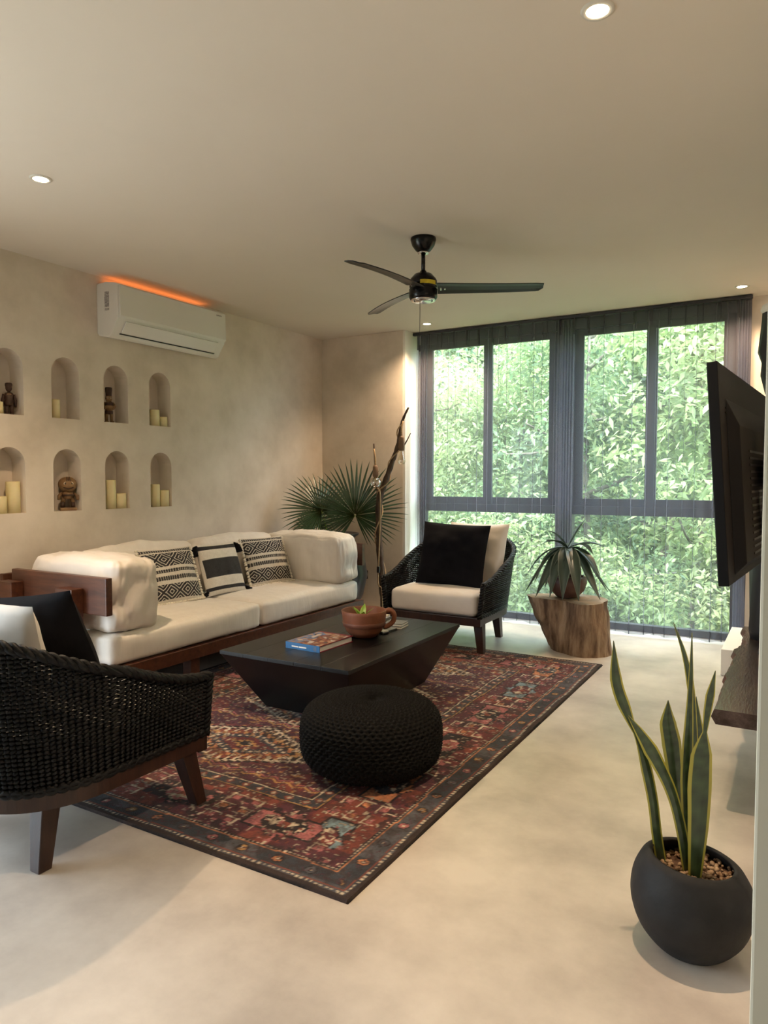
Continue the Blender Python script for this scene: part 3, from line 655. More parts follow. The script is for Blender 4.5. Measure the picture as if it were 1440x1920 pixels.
# ================================================================== WOVEN ARMCHAIRS
def chair(name, loc, rz, label):
    o = empty(name, loc, rz, label=label, cat='armchair', group='woven rope armchairs'); return o
def plan(s, infl=0.0):
    """s in 0..1 along the U from the front right corner round the back to the front left; returns x, y"""
    a, ry, yf = .425+infl, .40+infl, .43; straight = yf+.03; arc = PI*.5*(a+ry); L = 2*straight+arc; d = s*L
    if d < straight: return a, yf-d
    if d > L-straight: return -a, yf-(L-d)
    t = (d-straight)/arc*PI; e = .80
    c, q = math.cos(t), math.sin(t)
    return a*math.copysign(abs(c)**e, c), -.03-ry*abs(q)**e
def ztop(s): 
    t = 1-abs(2*s-1); t = min(1, t/.86); return .555+.30*(t*t*(3-2*t))
ZB = .292
def build_chair(o):
    # timber base band
    N = 60; V = []
    for i in range(N+1):
        x, y = plan(i/N, .008); x2, y2 = plan(i/N, -.05)
        V += [(x, y, .235), (x, y, .290), (x2, y2, .290), (x2, y2, .235)]
    Fc = []
    for i in range(N):
        for k in range(4): a, b = i*4+k, i*4+(k+1) % 4; Fc.append((a, a+4, b+4, b))
    Fc += [(0, 1, 2, 3), (N*4+3, N*4+2, N*4+1, N*4)]
    mesh('base_band', V, Fc, 'walnut_dark', o)
    box('front_rail', -.433, .433, .385, .435, .225, .292, 'walnut_dark', o, bevel=.004)
    bm = bmesh.new(); rim = [plan(i/40, -.03) for i in range(41)]
    lo_ = [bm.verts.new((x, min(y, .39), .262)) for x, y in rim]; hi_ = [bm.verts.new((x, min(y, .39), .286)) for x, y in rim]
    bm.faces.new(lo_[::-1]); bm.faces.new(hi_)
    for i in range(41): bm.faces.new((lo_[i], lo_[(i+1) % 41], hi_[(i+1) % 41], hi_[i]))
    bmobj('seat_deck', bm, 'black_matte', o)
    for sx in (-1, 1):
        for (tx, ty, qx, qy) in ((.385, .34, .425, .385), (.30, -.24, .315, -.275)):
            bm = bmesh.new(); a, b = .038, .026
            tx_, qx_ = sx*tx, sx*qx
            hexa(bm, [(qx_-b, qy-b, 0), (qx_+b, qy-b, 0), (qx_+b, qy+b, 0), (qx_-b, qy+b, 0), (tx_-a, ty-a, .24), (tx_+a, ty-a, .24), (tx_+a, ty+a, .24), (tx_-a, ty+a, .24)])
            bmobj('leg', bm, 'walnut_dark', o, bevel=.004)
    # weave: stakes and over-under rope rows
    NS = 96; V, Fc = [], []
    def pt(s, z, off=0.0):
        f = (z-ZB)/.5; x, y = plan(s, .0+.075*min(1, f)*(.7+.3*(1-abs(2*s-1)))+off); 
        y2 = y if y > .40 else y
        return (x, y2, z)
    for k in range(NS+1):
        s = k/NS; zt = ztop(s); tube_vf([pt(s, ZB+(zt-ZB)*j/5) for j in range(6)], .0048, 5, V, Fc, False)
    mesh('stakes', V, Fc, 'rope_black', o, smooth=True)['kind'] = 'stuff'
    V, Fc = [], []; z = ZB+.008; r = 0; sub = 4
    while z < .845:
        run = []
        for i in range(NS*sub+1):
            s = i/(NS*sub)
            if ztop(s) > z+.004: run.append(pt(s, z+.0015*math.sin(i*1.3+r), .0060*math.cos(2*PI*i/sub)))
            elif run:
                if len(run) > 4: tube_vf(run, .0076, 5, V, Fc)
                run = []
        if len(run) > 4: tube_vf(run, .0076, 5, V, Fc)
        z += .0162; r += 1
    mesh('rope_weave', V, Fc, 'rope_black', o, smooth=True)['kind'] = 'stuff'
    # braided rim: three strands
    V, Fc = [], []; n = 420
    for st_ in range(3):
        pts = []
        for i in range(n+1):
            s = i/n; zt = ztop(s); p = Vector(pt(s, zt)); a = i*.34+st_*2*PI/3
            x, y = plan(s, .1); nr = (Vector((x, y, 0))-Vector((*plan(s, .0), 0))).normalized()
            pts.append(p+nr*(.013*math.cos(a))+Vector((0, 0, .010*math.sin(a))))
        tube_vf(pts, .0125, 6, V, Fc)
    for e in (0.0, 1.0):
        for st_ in range(2):
            tube_vf([Vector(pt(e, ZB+(ztop(e)-ZB)*j/40))+Vector((.011*math.cos(j*.9+st_*PI), .011*math.sin(j*.9+st_*PI), 0)) for j in range(41)], .012, 6, V, Fc)
    for st_ in range(2):
        tube_vf([Vector((*plan(i/n, .006), ZB+.006+.008*math.sin(i*.4+st_*PI)))+Vector((0, 0, .004)) for i in range(n+1)], .0115, 6, V, Fc)
    mesh('braided_rim', V, Fc, 'rope_black', o, smooth=True)
    c = soft_box('seat_cushion', .78, .74, .185, .045, 'linen_warm', o, bulge=.018, wr=.006, seed=8, n=16, loc=(0, .055, .290))
    for v in c.data.vertices:
        yy = v.co.y+.055
        if yy < .05: v.co.x *= (1-.42*((.05-yy)/.37)**2.2)
    return o
CX1 = -2.60
c1 = build_chair(chair('woven_armchair', (CX1-.03, 1.80, 0.0), 0, 'black woven rope armchair seen from behind at the near end of the rug'))
c2 = chair('woven_armchair', (CX1+.01, 5.60, 0.0), PI, 'black woven rope armchair with white seat in front of the window')
for ch in list(c1.children):
    d = ch.copy(); COL.objects.link(d); d.parent = c2
def loose_pillow(name, wd, ht, th, m, loc, lean, rz, label, seed, roll=0.0):
    o = pillow(name, wd, ht, th, m, None, n=30, seed=seed, wr=.016, loc=loc)
    o.rotation_euler = (Matrix.Rotation(rz, 3, 'Z') @ Matrix.Rotation(-lean, 3, 'X') @ Matrix.Rotation(roll, 3, 'Y')).to_euler()
    return tag(o, label, 'pillow', 'pillows on the armchairs')
loose_pillow('scatter_pillow', .61, .55, .17, 'black_cloth', (-2.575, 5.46, .478), math.radians(17), .06, 'square black pillow propped on the white seat before the window', 21, math.radians(2))
loose_pillow('back_pillow', .58, .55, .22, 'linen_warm', (-2.465, 5.69, .470), math.radians(16), -.10, 'off white back pillow behind the square black pillow', 22)
loose_pillow('scatter_pillow', .54, .50, .17, 'black_cloth', (-2.70, 1.90, .462), math.radians(20), PI+.22, 'slumped black pillow on the armchair seen from behind', 23, math.radians(7))
loose_pillow('back_pillow', .62, .47, .19, 'linen_warm', (-2.70, 1.66, .478), math.radians(14), PI+.05, 'off white back pillow in the armchair seen from behind', 24)

# ================================================================== COFFEE TABLE AND WHAT STANDS ON IT
TZ = .385
tb = empty('coffee_table', (-2.485, 3.80, 0), label='low black wooden coffee table with inward sloping sides', cat='table')
bm = bmesh.new(); a, b = (.45, .70), (.30, .47)
hexa(bm, [(-b[0], -b[1], .012), (b[0], -b[1], .012), (b[0], b[1], .012), (-b[0], b[1], .012), (-a[0], -a[1], TZ-.022), (a[0], -a[1], TZ-.022), (a[0], a[1], TZ-.022), (-a[0], a[1], TZ-.022)])
bmobj('body', bm, 'table_black', tb, bevel=.003)
for k in range(5):
    x0 = -.453+.1812*k; box('plank', x0, x0+.1804, -.703, .703, TZ-.022, TZ, 'table_black', tb, bevel=.0012)
bk = empty('picture_book', (-2.51, 3.51, TZ), math.radians(-2), label='thick blue spined picture book lying on the coffee table', cat='book')
def cover(n, m_):
    V, C = [], []
    for i in range(n+1):
        for j in range(m_+1):
            x = i/n; y = j/m_; V.append((-.125+.25*x, -.165+.33*y, .0385))
            k = snoise((x*5, y*6, 1), 1.2); k2 = snoise((x*5, y*6, 9), 2.6)
            c = (.12, .19, .36) if x < .42+.2*k else (.20, .055, .035)
            if k2 > .22: c = (.42, .24, .14)
            if k2 < -.34: c = (.06, .05, .06)
            if k > .36: c = (.52, .46, .42)
            if y > .93: c = (.22, .02, .035)
            C.append(c)
    return V, grid_faces(n+1, m_+1), C
V, Fc, C = cover(56, 72); mesh('cover_print', V, Fc, 'book_print', bk, col=C)
box('top_board', -.127, .127, -.167, .167, .034, .038, 'book_red', bk); box('bottom_board', -.127, .127, -.167, .167, 0, .004, 'book_red', bk)
box('spine', -.127, .127, -.170, -.166, 0, .038, 'book_blue', bk); box('page_block', -.122, .121, -.165, .161, .004, .034, 'paper', bk)
for k, (x0, x1) in enumerate(((-.08, -.03), (-.025, .03), (.085, .088), (.092, .095), (.099, .102))): box('spine_print', x0, x1, -.1707, -.1695, .012 if k < 2 else .006, .020 if k < 2 else .032, 'white_and_daylit' if k < 2 else 'book_print', bk) if k < 2 else box('spine_line', x0, x1, -.1707, -.1695, .006, .032, 'slate', bk)
bw = empty('clay_mug_bowl', (-2.40, 3.84, TZ), label='big terracotta mug shaped bowl with a handle on the coffee table', cat='bowl')
bwl = lathe('bowl', [(0, 0), (.070, 0), (.082, .004), (.115, .040), (.135, .090), (.142, .150), (.145, .168), (.141, .172), (.135, .168), (.130, .10), (.108, .045), (.06, .02), (0, .018)], 'terracotta', bw, 40)
lathe('dark_band', [(.1283, .068), (.1345, .072), (.1395, .098), (.1375, .102), (.132, .09)], 'terracotta_dark', bwl, 40)
hp = spline([(.128, .0, .158), (.165, 0, .168), (.192, 0, .140), (.185, 0, .095), (.150, 0, .066), (.122, 0, .060)], 20)
hd = tube('handle', hp, .016, 'terracotta', bw, 10, rot=(0, 0, math.radians(32)))
sg_ = empty('green_sprig', (-2.415, 3.84, TZ+.02), label='small bright green sprig lying in the clay bowl', cat='plant')
V, Fc, C = [], [], []
for a, h in ((.4, .15), (1.9, .165), (3.0, .15), (4.2, .16), (5.4, .14)):
    leaf_vf([(0, 0, .06), (.03*math.cos(a), .03*math.sin(a), h*.8), (.075*math.cos(a), .075*math.sin(a), h+.012)], [.008, .022, .016, .001], (-math.sin(a), math.cos(a), 0), V, Fc, C, (.25, .42, .04), (.34, .5, .08), n=10)
mesh('leaves', V, Fc, 'leaf_plant', sg_, smooth=True, col=C)
lathe('fruit', [(0, 0), (.04, .006), (.055, .035), (.05, .07), (.02, .092), (0, .096)], 'green_sprig', sg_, 20, c=(0, 0, -.001))
def tile(name, x, y, z, sx, sy, h, m, label, cat, rz=0.0, m2='white_and_daylit'):
    o = empty(name, (x, y, z), rz, label=label, cat=cat)
    box('body', -sx/2, sx/2, -sy/2, sy/2, 0, h*.6, m2, o, bevel=.0015); box('top_face', -sx/2, sx/2, -sy/2, sy/2, h*.6, h, m, o, bevel=.0015)
tile('stone_coaster', -2.37, 4.20, TZ, .13, .13, .016, 'slate', 'lower grey coaster of the stack behind the clay bowl', 'coaster', .1)
tile('stone_coaster', -2.372, 4.205, TZ+.016, .13, .13, .016, 'slate', 'upper grey coaster of the stack behind the clay bowl', 'coaster', .16)
tile('stone_coaster', -2.37, 4.06, TZ, .11, .11, .014, 'slate', 'dark coaster lying flat beside the stack of coasters', 'coaster', -.1, 'black_matte')
tile('remote_control', -2.36, 3.975, TZ, .05, .11, .020, 'white_plastic', 'small white remote half hidden by the clay bowl', 'remote', math.radians(70), 'black_matte')
tile('small_box', -2.62, 4.44, TZ, .10, .06, .018, 'eye_white', 'flat pinkish box at the far edge of the coffee table', 'box', .1)

# ================================================================== RUG
def make_rug():
    x0, x1, y0, y1 = -3.72, -1.255, 1.905, 5.36
    NX, NYY = 380, 530; W, L = x1-x0, y1-y0
    xs = np.linspace(0, W, NX); ys = np.linspace(0, L, NYY); U, Vv = np.meshgrid(xs, ys, indexing='ij')
    wob = .004*np.sin(U*17+Vv*5)+.004*np.sin(Vv*13-U*7)
    U2 = U+wob; V2 = Vv+.004*np.sin(U*11)
    d = np.minimum(np.minimum(U2, W-U2), np.minimum(V2, L-V2))
    edgeU = np.minimum(U2, W-U2) < np.minimum(V2, L-V2)
    tcoord = np.where(edgeU, V2, U2)
    pal = dict(brown=(.035, .020, .016), navy=(.036, .040, .050), maroon=(.120, .022, .026), rust=(.20, .045, .026), cream=(.50, .41, .29), ochre=(.36, .19, .055), pink=(.33, .10, .10),
               teal=(.15, .23, .26), orange=(.44, .16, .06), dark=(.018, .014, .016), plum=(.075, .022, .034), grey=(.085, .085, .095))
    C = np.zeros((NX, NYY, 3)); 
    def put(mask, c, a=1.0):
        C[mask] = C[mask]*(1-a)+np.array(pal[c])*a
    def vnoise(s, seed):
        r = np.random.default_rng(seed); n1, n2 = int(W/s)+3, int(L/s)+3; g = r.random((n1, n2)); a = U/s; b = Vv/s; i = a.astype(int); j = b.astype(int); fa = a-i; fb = b-j
        fa = fa*fa*(3-2*fa); fb = fb*fb*(3-2*fb)
        return g[i, j]*(1-fa)*(1-fb)+g[i+1, j]*fa*(1-fb)+g[i, j+1]*(1-fa)*fb+g[i+1, j+1]*fa*fb
    n1, n2, n3 = vnoise(.16, 1), vnoise(.05, 2), vnoise(.022, 3)
    put(d >= 0, 'brown')
    put((d > .028) & (d < .50), 'navy'); put((d > .028) & (d < .135) & (n1 > .55), 'grey', .7)
    # guard lines
    def line(a, b, c, dash=None):
        m_ = (d > a) & (d < b)
        if dash: m_ &= ((tcoord/dash) % 1) < .5
        put(m_, c)
    line(.030, .040, 'cream', .022); line(.044, .050, 'rust'); line(.128, .135, 'orange'); line(.139, .148, 'dark'); line(.140, .147, 'cream', .02)
    # small flowers in the outer band
    t = (tcoord/.155) % 1-.5; q = np.hypot(t*.155, (d-.090)); k = np.floor(tcoord/.155).astype(int)
    put((q < .026) & (d < .13), 'dark')
    for r_, c in ((0, 'ochre'), (1, 'orange'), (2, 'grey'), (3, 'pink')): put((q < .020) & (q > .009) & (k % 4 == r_) & (d < .13) & (n3 > .3), c); put((q < .006) & (k % 4 == (r_+1) % 4), 'cream')
    zz = np.abs(((tcoord/.05) % 1)-.5)*.05
    put((np.abs(d-.072-zz) < .0035) & (n3 > .5) & (d < .13), 'plum')
    # main border
    b0, b1 = .150, .47
    mb = (d > b0) & (d < b1); put(mb, 'maroon'); put(mb & (n1 > .52), 'rust', .75); put(mb & (n1 < .38), 'plum', .8); put(mb & (n2 > .74), 'dark', .8)
    per = .56; tt = ((tcoord/per) % 1-.5)*per; kk = np.floor(tcoord/per).astype(int); dc = d-.31
    qs = .014; tq = np.round(tt/qs)*qs; dq = np.round(dc/qs)*qs
    star = np.minimum(np.abs(tq)+np.abs(dq)*1.5, np.maximum(np.abs(tq)*.95, np.abs(dq)*2.2)) 
    for r_, c, ci in ((0, 'teal', 'maroon'), (1, 'orange', 'navy'), (2, 'dark', 'pink'), (3, 'pink', 'dark')):
        m_ = mb & (kk % 4 == r_)
        put(m_ & (star < .165), c); put(m_ & (star < .165) & (star > .150), 'dark')
        el = np.hypot(tq/1.5, dq); put(m_ & (el < .068), 'dark'); put(m_ & (el < .058), ci); put(m_ & (el < .058) & (n3 > .62), 'cream'); put(m_ & (el < .018), 'rust')
    # cream hooks between the stars
    ts = ((tcoord/per+.5) % 1-.5)*per
    for sx in (-1, 1):
        for dd in (-.085, .0, .085):
            X_ = (ts-sx*.055); Y_ = (dc-dd)
            m_ = mb & (np.abs(Y_) < .034) & (np.abs(X_) < .040)
            put(m_ & (((np.abs(Y_-.026) < .0045)) | (np.abs(X_-sx*.03) < .0045) | ((np.abs(Y_+.012) < .004) & (X_*sx > 0))), 'cream')
            put(m_ & (np.abs(X_) < .018) & (np.abs(Y_) < .014), ('orange' if dd == 0 else 'pink'))
    put(mb & (n3 > .86), 'pink'); put(mb & (n3 > .93), 'cream')
    # inner guards
    line(.470, .478, 'dark'); line(.478, .486, 'ochre'); line(.486, .540, 'navy'); line(.540, .547, 'cream'); line(.547, .556, 'dark')
    t = (tcoord/.085) % 1; put((d > .492) & (d < .534) & (np.abs(t-.5)*.085+np.abs(d-.513) < .024), 'rust'); put((d > .492) & (d < .534) & (np.abs(t-.5)*.085+np.abs(d-.513) < .012), 'cream')
    # field with stepped medallions
    fm = d > .556; put(fm, 'plum'); put(fm & (n1 > .45), 'maroon', .8); put(fm & (n1 > .7), 'rust', .6)
    fu = (U2-W/2); fv = V2
    for vc in np.arange(.30, L, .60):
        for us in (0,):
            a = np.round((fv-vc)/.018)*.018; b = np.round((fu-us)/.018)*.018
            q = np.abs(a)*1.25+np.abs(b)*.62
            put(fm & (q < .34), 'dark'); put(fm & (q < .325) & (q > .30), 'cream'); put(fm & (q < .29), 'brown'); put(fm & (q < .29) & (n1 > .4), 'rust', .8)
            put(fm & (q < .235) & (q > .222), 'ochre'); put(fm & (q < .18), 'navy'); put(fm & (q < .165) & (q > .15), 'cream'); put(fm & (q < .12), 'maroon'); put(fm & (q < .06), 'ochre'); put(fm & (q < .035), 'dark')
            # comb hooks
            m_ = fm & (q > .24) & (q < .29) & (((fu*22) % 1) < .35); put(m_, 'cream')
            m_ = fm & (q > .185) & (q < .215) & (((fu*18+fv*9) % 1) < .4); put(m_, 'orange')
    for vc in np.arange(.0, L, .60):
        z_ = np.abs(((fu/.10) % 1)-.5)*.055; m_ = fm & (np.abs(fv-vc-z_) < .006); put(m_, 'ochre'); m_ = fm & (np.abs(fv-vc-.022-z_) < .005); put(m_, 'pink')
    fl = np.hypot(((fu/.12) % 1-.5)*.12, ((fv/.10) % 1-.5)*.10); put(fm & (fl < .020) & (n2 > .52), 'dark'); put(fm & (fl < .014) & (n2 > .52), 'cream'); put(fm & (fl < .006), 'rust')
    put(fm & (n3 > .80), 'ochre', .8); put(fm & (n3 < .10), 'dark', .9); put(fm & (n3 > .91), 'cream')
    n4 = vnoise(.013, 8); n5 = vnoise(.03, 9); n6 = vnoise(.5, 10)
    wear = np.clip((n4*.6+n5*.5-.52)*3.0, 0, .60)[..., None]*(d > .05)[..., None]
    C = C*(1-wear)+np.array([.042, .024, .024])*wear
    C[(n4 > .86) & (d > .16)] = np.array(pal['cream'])*.55; C[(n4 < .10) & (d > .16)] = np.array(pal['rust'])*.8
    lum = C.mean(-1, keepdims=True); C = (lum+(C-lum)*.90)*1.15
    C *= (.72+.5*n2[..., None])*(.9+.25*rng.random((NX, NYY, 1)))
    V = np.stack([U+x0, Vv+y0, np.full_like(U, .010)], -1)
    V[..., 2] += .0012*n3; V[0, :, 2] = V[-1, :, 2] = 0.0005; V[:, 0, 2] = V[:, -1, 2] = 0.0005
    idx = np.arange(NX*NYY).reshape(NX, NYY)
    Fc = np.stack([idx[:-1, :-1], idx[1:, :-1], idx[1:, 1:], idx[:-1, 1:]], -1).reshape(-1, 4)
    V = V.reshape(-1, 3); org = np.array([(x0+x1)/2, (y0+y1)/2, 0])
    o = mesh('patterned_rug', (V-org).tolist(), Fc.tolist(), 'rug_pile', col=C.reshape(-1, 3), loc=tuple(org))
    return tag(o, 'large faded red oriental rug with geometric borders on the cement floor', 'rug')
make_rug()

# ================================================================== POUF
def make_pouf():
    R, Ht = .335, .345; NT = 300; prof = []
    for k in range(261):
        t = k/260*PI; e = .62
        r = R*abs(math.sin(t))**e if 0 < t < PI else 0; z = -math.copysign(abs(math.cos(t))**e, math.cos(t))*Ht/2+Ht/2
        prof.append((r, z))
    P = np.array(prof); seg = np.hypot(np.diff(P[:, 0]), np.diff(P[:, 1])); s = np.concatenate([[0], np.cumsum(seg)]); M = 250
    sv = np.linspace(0, s[-1], M); r = np.interp(sv, s, P[:, 0]); z = np.interp(sv, s, P[:, 1])
    nrm = np.stack([np.gradient(z), -np.gradient(r)], -1); nrm /= np.linalg.norm(nrm, axis=1, keepdims=True)+1e-9
    th = np.arange(NT)/NT*2*PI; N = 60
    T_, S_ = np.meshgrid(th, sv, indexing='ij')
    ph = S_/.0175*PI
    disp = .0115*np.abs(np.cos(ph+.75*np.sin(N*T_+np.round(ph/PI)*PI)))+.0040*np.cos(N*T_+np.floor(ph/PI)*PI)
    fade = np.clip(r/.05, 0, 1)[None, :]; disp = (disp-.006)*fade
    rr = r[None, :]+disp*nrm[None, :, 0]; zz = z[None, :]+disp*nrm[None, :, 1]
    zz -= .025*np.exp(-(r[None, :]/.06)**2)*(z[None, :] > Ht/2)
    zz = np.maximum(zz, .0)
    V = np.stack([rr*np.cos(T_), rr*np.sin(T_), zz], -1).reshape(-1, 3)
    o = mesh('knitted_pouf', V.tolist(), grid_faces(NT, M, True), 'knit_black', smooth=True, loc=(-1.755, 2.87, .011))
    return tag(o, 'round chunky black knitted pouf on the rug', 'pouf')
make_pouf()

# ================================================================== STUMP AND ITS PLANT
st = empty('stump_table', (-1.665, 5.76, 0), label='gnarled sawn tree stump used as a plant stand by the curtain', cat='stump')
def stump():
    NT, NZ_ = 96, 26; V = []; top = .42
    for k in range(NT):
        a = 2*PI*k/NT
        for j in range(NZ_):
            t = j/(NZ_-1); z = top*t
            r = .285+.035*math.cos(2*a+.6)+.03*math.cos(3*a+1.0)+.02*math.sin(5*a)
            # a deep cleft facing the room and an undercut towards the armchair
            r -= .055*math.exp(-((((a-4.95+PI) % (2*PI))-PI)/.16)**2)*(.5+.5*t)
            und = max(0, math.cos(a-3.45)); r -= .23*und**1.3*(1-t)**1.1
            r += .05*max(0, math.cos(a-5.6))*(1-t)
            r += .018*snoise((math.cos(a)*.3, math.sin(a)*.3, z), 9)+.010*snoise((math.cos(a)*1.2, math.sin(a)*1.2, z*.6), 9)
            V.append((r*math.cos(a)*1.05, r*math.sin(a)*.86, z+(.012*math.sin(a*2) if j == NZ_-1 else 0)))
    Fc = grid_faces(NT, NZ_, True); 
    o = mesh('bark_side', V, Fc, 'stump_bark', st, smooth=True)
    Vt = []; rings = 10
    for k in range(NT):
        e = Vector(V[k*NZ_+NZ_-1])
        for q in range(rings+1):
            f = 1-q/rings; Vt.append((e.x*f, e.y*f, top+(e.z-top)*f+.004*snoise((e.x*f, e.y*f, 0), 14)*(0 if q == 0 else 1)))
    mesh('sawn_top', Vt, grid_faces(NT, rings+1, True), 'stump_top', st, smooth=True)
stump()
pp = empty('round_clay_pot', (-1.645, 5.76, .421), label='rounded brown clay pot with a drooping striped plant on the stump', cat='potted plant')
lathe('pot', [(0, 0), (.060, 0), (.085, .008), (.135, .060), (.158, .125), (.152, .165), (.135, .180), (.128, .178), (.142, .160), (.14, .14), (0, .138)], 'clay_brown', pp, 40)
lathe('soil', [(0, .150), (.138, .150)], 'soil', pp, 24)
V, Fc = [], []
for k in range(26):
    a = random.uniform(0, 2*PI); r = random.uniform(.02, .12); c = (r*math.cos(a), r*math.sin(a), .154); tube_vf([(c[0]-.008, c[1], c[2]), (c[0], c[1], c[2]+.004), (c[0]+.008, c[1], c[2])], [.003, .009, .003], 6, V, Fc)
mesh('pebbles', V, Fc, 'pebble', pp, smooth=True)['kind'] = 'stuff'
tube('stem', spline([(0, 0, .14), (.004, 0, .25), (0, 0, .40)], 8), [.014, .014, .013, .012, .012, .011, .010, .008], 'green_sprig', pp, 8)
for (az, el, L, dr, wv) in ((205, 55, .30, .1, .032), (235, 35, .30, .12, .03), (20, 62, .30, .02, .038), (10, 25, .33, .12, .032), (345, 12, .30, .26, .032), (300, 5, .36, .42, .036), (260, 0, .30, .36, .036), (280, 10, .33, .44, .040),
                            (190, 10, .34, .30, .030), (215, -2, .36, .44, .030), (160, 10, .34, .38, .024), (330, -6, .36, .44, .034), (60, 25, .32, .2, .034), (110, 30, .30, .2, .032), (140, 0, .33, .40, .03), (40, -5, .36, .44, .03), (0, 0, .38, .50, .016), (240, -8, .34, .42, .034)):
    a = math.radians(az); e = math.radians(el); d = Vector((math.cos(a)*math.cos(e), math.sin(a)*math.cos(e), math.sin(e)))
    b0 = Vector((0, 0, .40)); pts = [b0]+[b0+d*L*t+Vector((0, 0, -dr*t**2.1)) for t in (.2, .45, .7, 1.0)]
    for p in pts: p.z = max(p.z, .03)
    V, Fc, C = [], [], []
    wv *= 1.45; leaf_vf(pts, [.010, wv*.75, wv, wv*.85, .002], (-math.sin(a), math.cos(a), 0), V, Fc, C, (.016, .036, .022), (.11, .14, .11), fold=.35, edge=.86, n=20, stripe=(.05, .08, .06))
    mesh('leaf', V, Fc, 'leaf_plant', pp, smooth=True, col=C)

# ================================================================== PALM IN TALL JAR, BRANCH LAMP, WALL SOCKET
pj = empty('palm_jar', (-4.06, 5.93, 0), label='fan palm in a tall dark jar in the corner behind the sofa', cat='potted plant')
lathe('jar', [(0, 0), (.17, 0), (.20, .02), (.29, .22), (.335, .42), (.31, .58), (.235, .70), (.195, .76), (.195, .79), (.245, .825), (.25, .84), (.235, .842), (.18, .80), (.17, .74), (0, .73)], 'jar_black', pj, 48)
lathe('soil', [(0, .745), (.172, .745)], 'soil', pj, 24)
def frond(c, up, nrm, R, spread, n, seed, root):
    rnd = random.Random(seed); c = Vector(c); nrm = Vector(nrm).normalized(); up = Vector(up); up = (up-nrm*up.dot(nrm)).normalized(); rt = up.cross(nrm)
    V, Fc, C = [], [], []
    for k in range(n):
        a = math.radians(-spread+2*spread*k/(n-1)+rnd.uniform(-1.0, 1.0)); da = math.radians(2*spread/(n-1))*.5
        L = R*(.86+.14*math.cos(a))*rnd.uniform(.93, 1.05)*(1 if abs(math.degrees(a)) < 130 else .8)
        drp = -.10*R*(L/R)**2+rnd.uniform(-.02, .02)
        def P(r, off, fold): 
            aa = a+off; return c+(up*math.cos(aa)+rt*math.sin(aa))*r-nrm*(-.16*R*(r/R)**2*0+fold)+Vector((0, 0, -.10*(r/R)**3*R))+nrm*(-.12*(r/R)**2*R)
        b = len(V); rs = [.02, .20, .42, .62, .82, 1.0]; ws = [da, da, da*.98, da*.55, da*.26, 0]
        for r_, w_ in zip(rs, ws):
            V += [P(r_*L, -w_, 0), P(r_*L, 0, .010*(1-r_)), P(r_*L, w_, 0)]
            g_ = rnd.uniform(.8, 1.2); cc = (.045*g_, .095*g_, .040*g_) if r_ > .1 else (.10, .12, .03)
            C += [cc]*3
        Fc += grid_faces(6, 3, off=b)
    V = [Vector((max(p.x, XL+.03), min(p.y, YB-.03), p.z)) for p in V]
    o = mesh('frond', V, Fc, 'leaf_plant', pj, smooth=False, col=C, loc=(4.06, -5.93, 0))
    V, Fc = [], []; tube_vf(spline([root, (Vector(root)+c)/2+Vector((0, 0, .02)), c], 10), lerp_list([.009, .006, .004], 10), 7, V, Fc)
    mesh('stalk', V, Fc, 'green_sprig', pj, smooth=True, loc=(4.06, -5.93, 0))
vcam = Vector((.55, -.83, .0))
frond(aty(666, 966, 5.90), (.10, 0, 1), vcam+Vector((.05, 0, -.12)), .60, 152, 52, 1, (-4.00, 5.92, .745))
frond(aty(603, 958, 5.72), (-.35, -.15, .8), Vector((.75, -.75, .35)), .46, 150, 46, 2, (-4.10, 5.90, .745))
frond(aty(585, 985, 5.98)+Vector((.05, 0, 0)), (-.2, 0, .6), Vector((.6, -.6, .55)), .30, 140, 36, 3, (-4.12, 5.95, .745))

bl = empty('branch_lamp', (-3.50, 6.02, 0), label='rustic branch floor lamp with rope cord and two bare bulbs beside the palm', cat='floor lamp')
def bp(x, y, Y=6.02): return aty(x, y, Y)-Vector((-3.50, 6.02, 0))
main = [Vector((.0, 0, 0)), bp(719, 1120), bp(714, 1060), bp(710, 985), bp(712, 935), bp(722, 905), bp(735, 868), bp(746, 835), bp(752, 800), bp(757, 783), bp(766, 764)]
tube('trunk_branch', spline(main, 60), [x*(1+.12*math.sin(i*1.9)) for i, x in enumerate(lerp_list([.040, .036, .034, .031, .034, .029, .024, .021, .016, .013, .009], 60))], 'bark', bl, 9)
tube('twig', spline([bp(753, 842), bp(762, 828), bp(770, 812)], 8), lerp_list([.010, .006, .004], 8), 'bark', bl, 6)
tube('side_branch', spline([bp(711, 930), bp(707, 918), bp(704, 880, 6.0), bp(702, 850, 6.0), bp(701, 832, 6.0)], 14), lerp_list([.012, .010, .009, .008, .008], 14), 'bark', bl, 7)
lathe('foot', [(0, 0), (.15, 0), (.15, .018), (.12, .028), (0, .03)], 'bark', bl, 28)
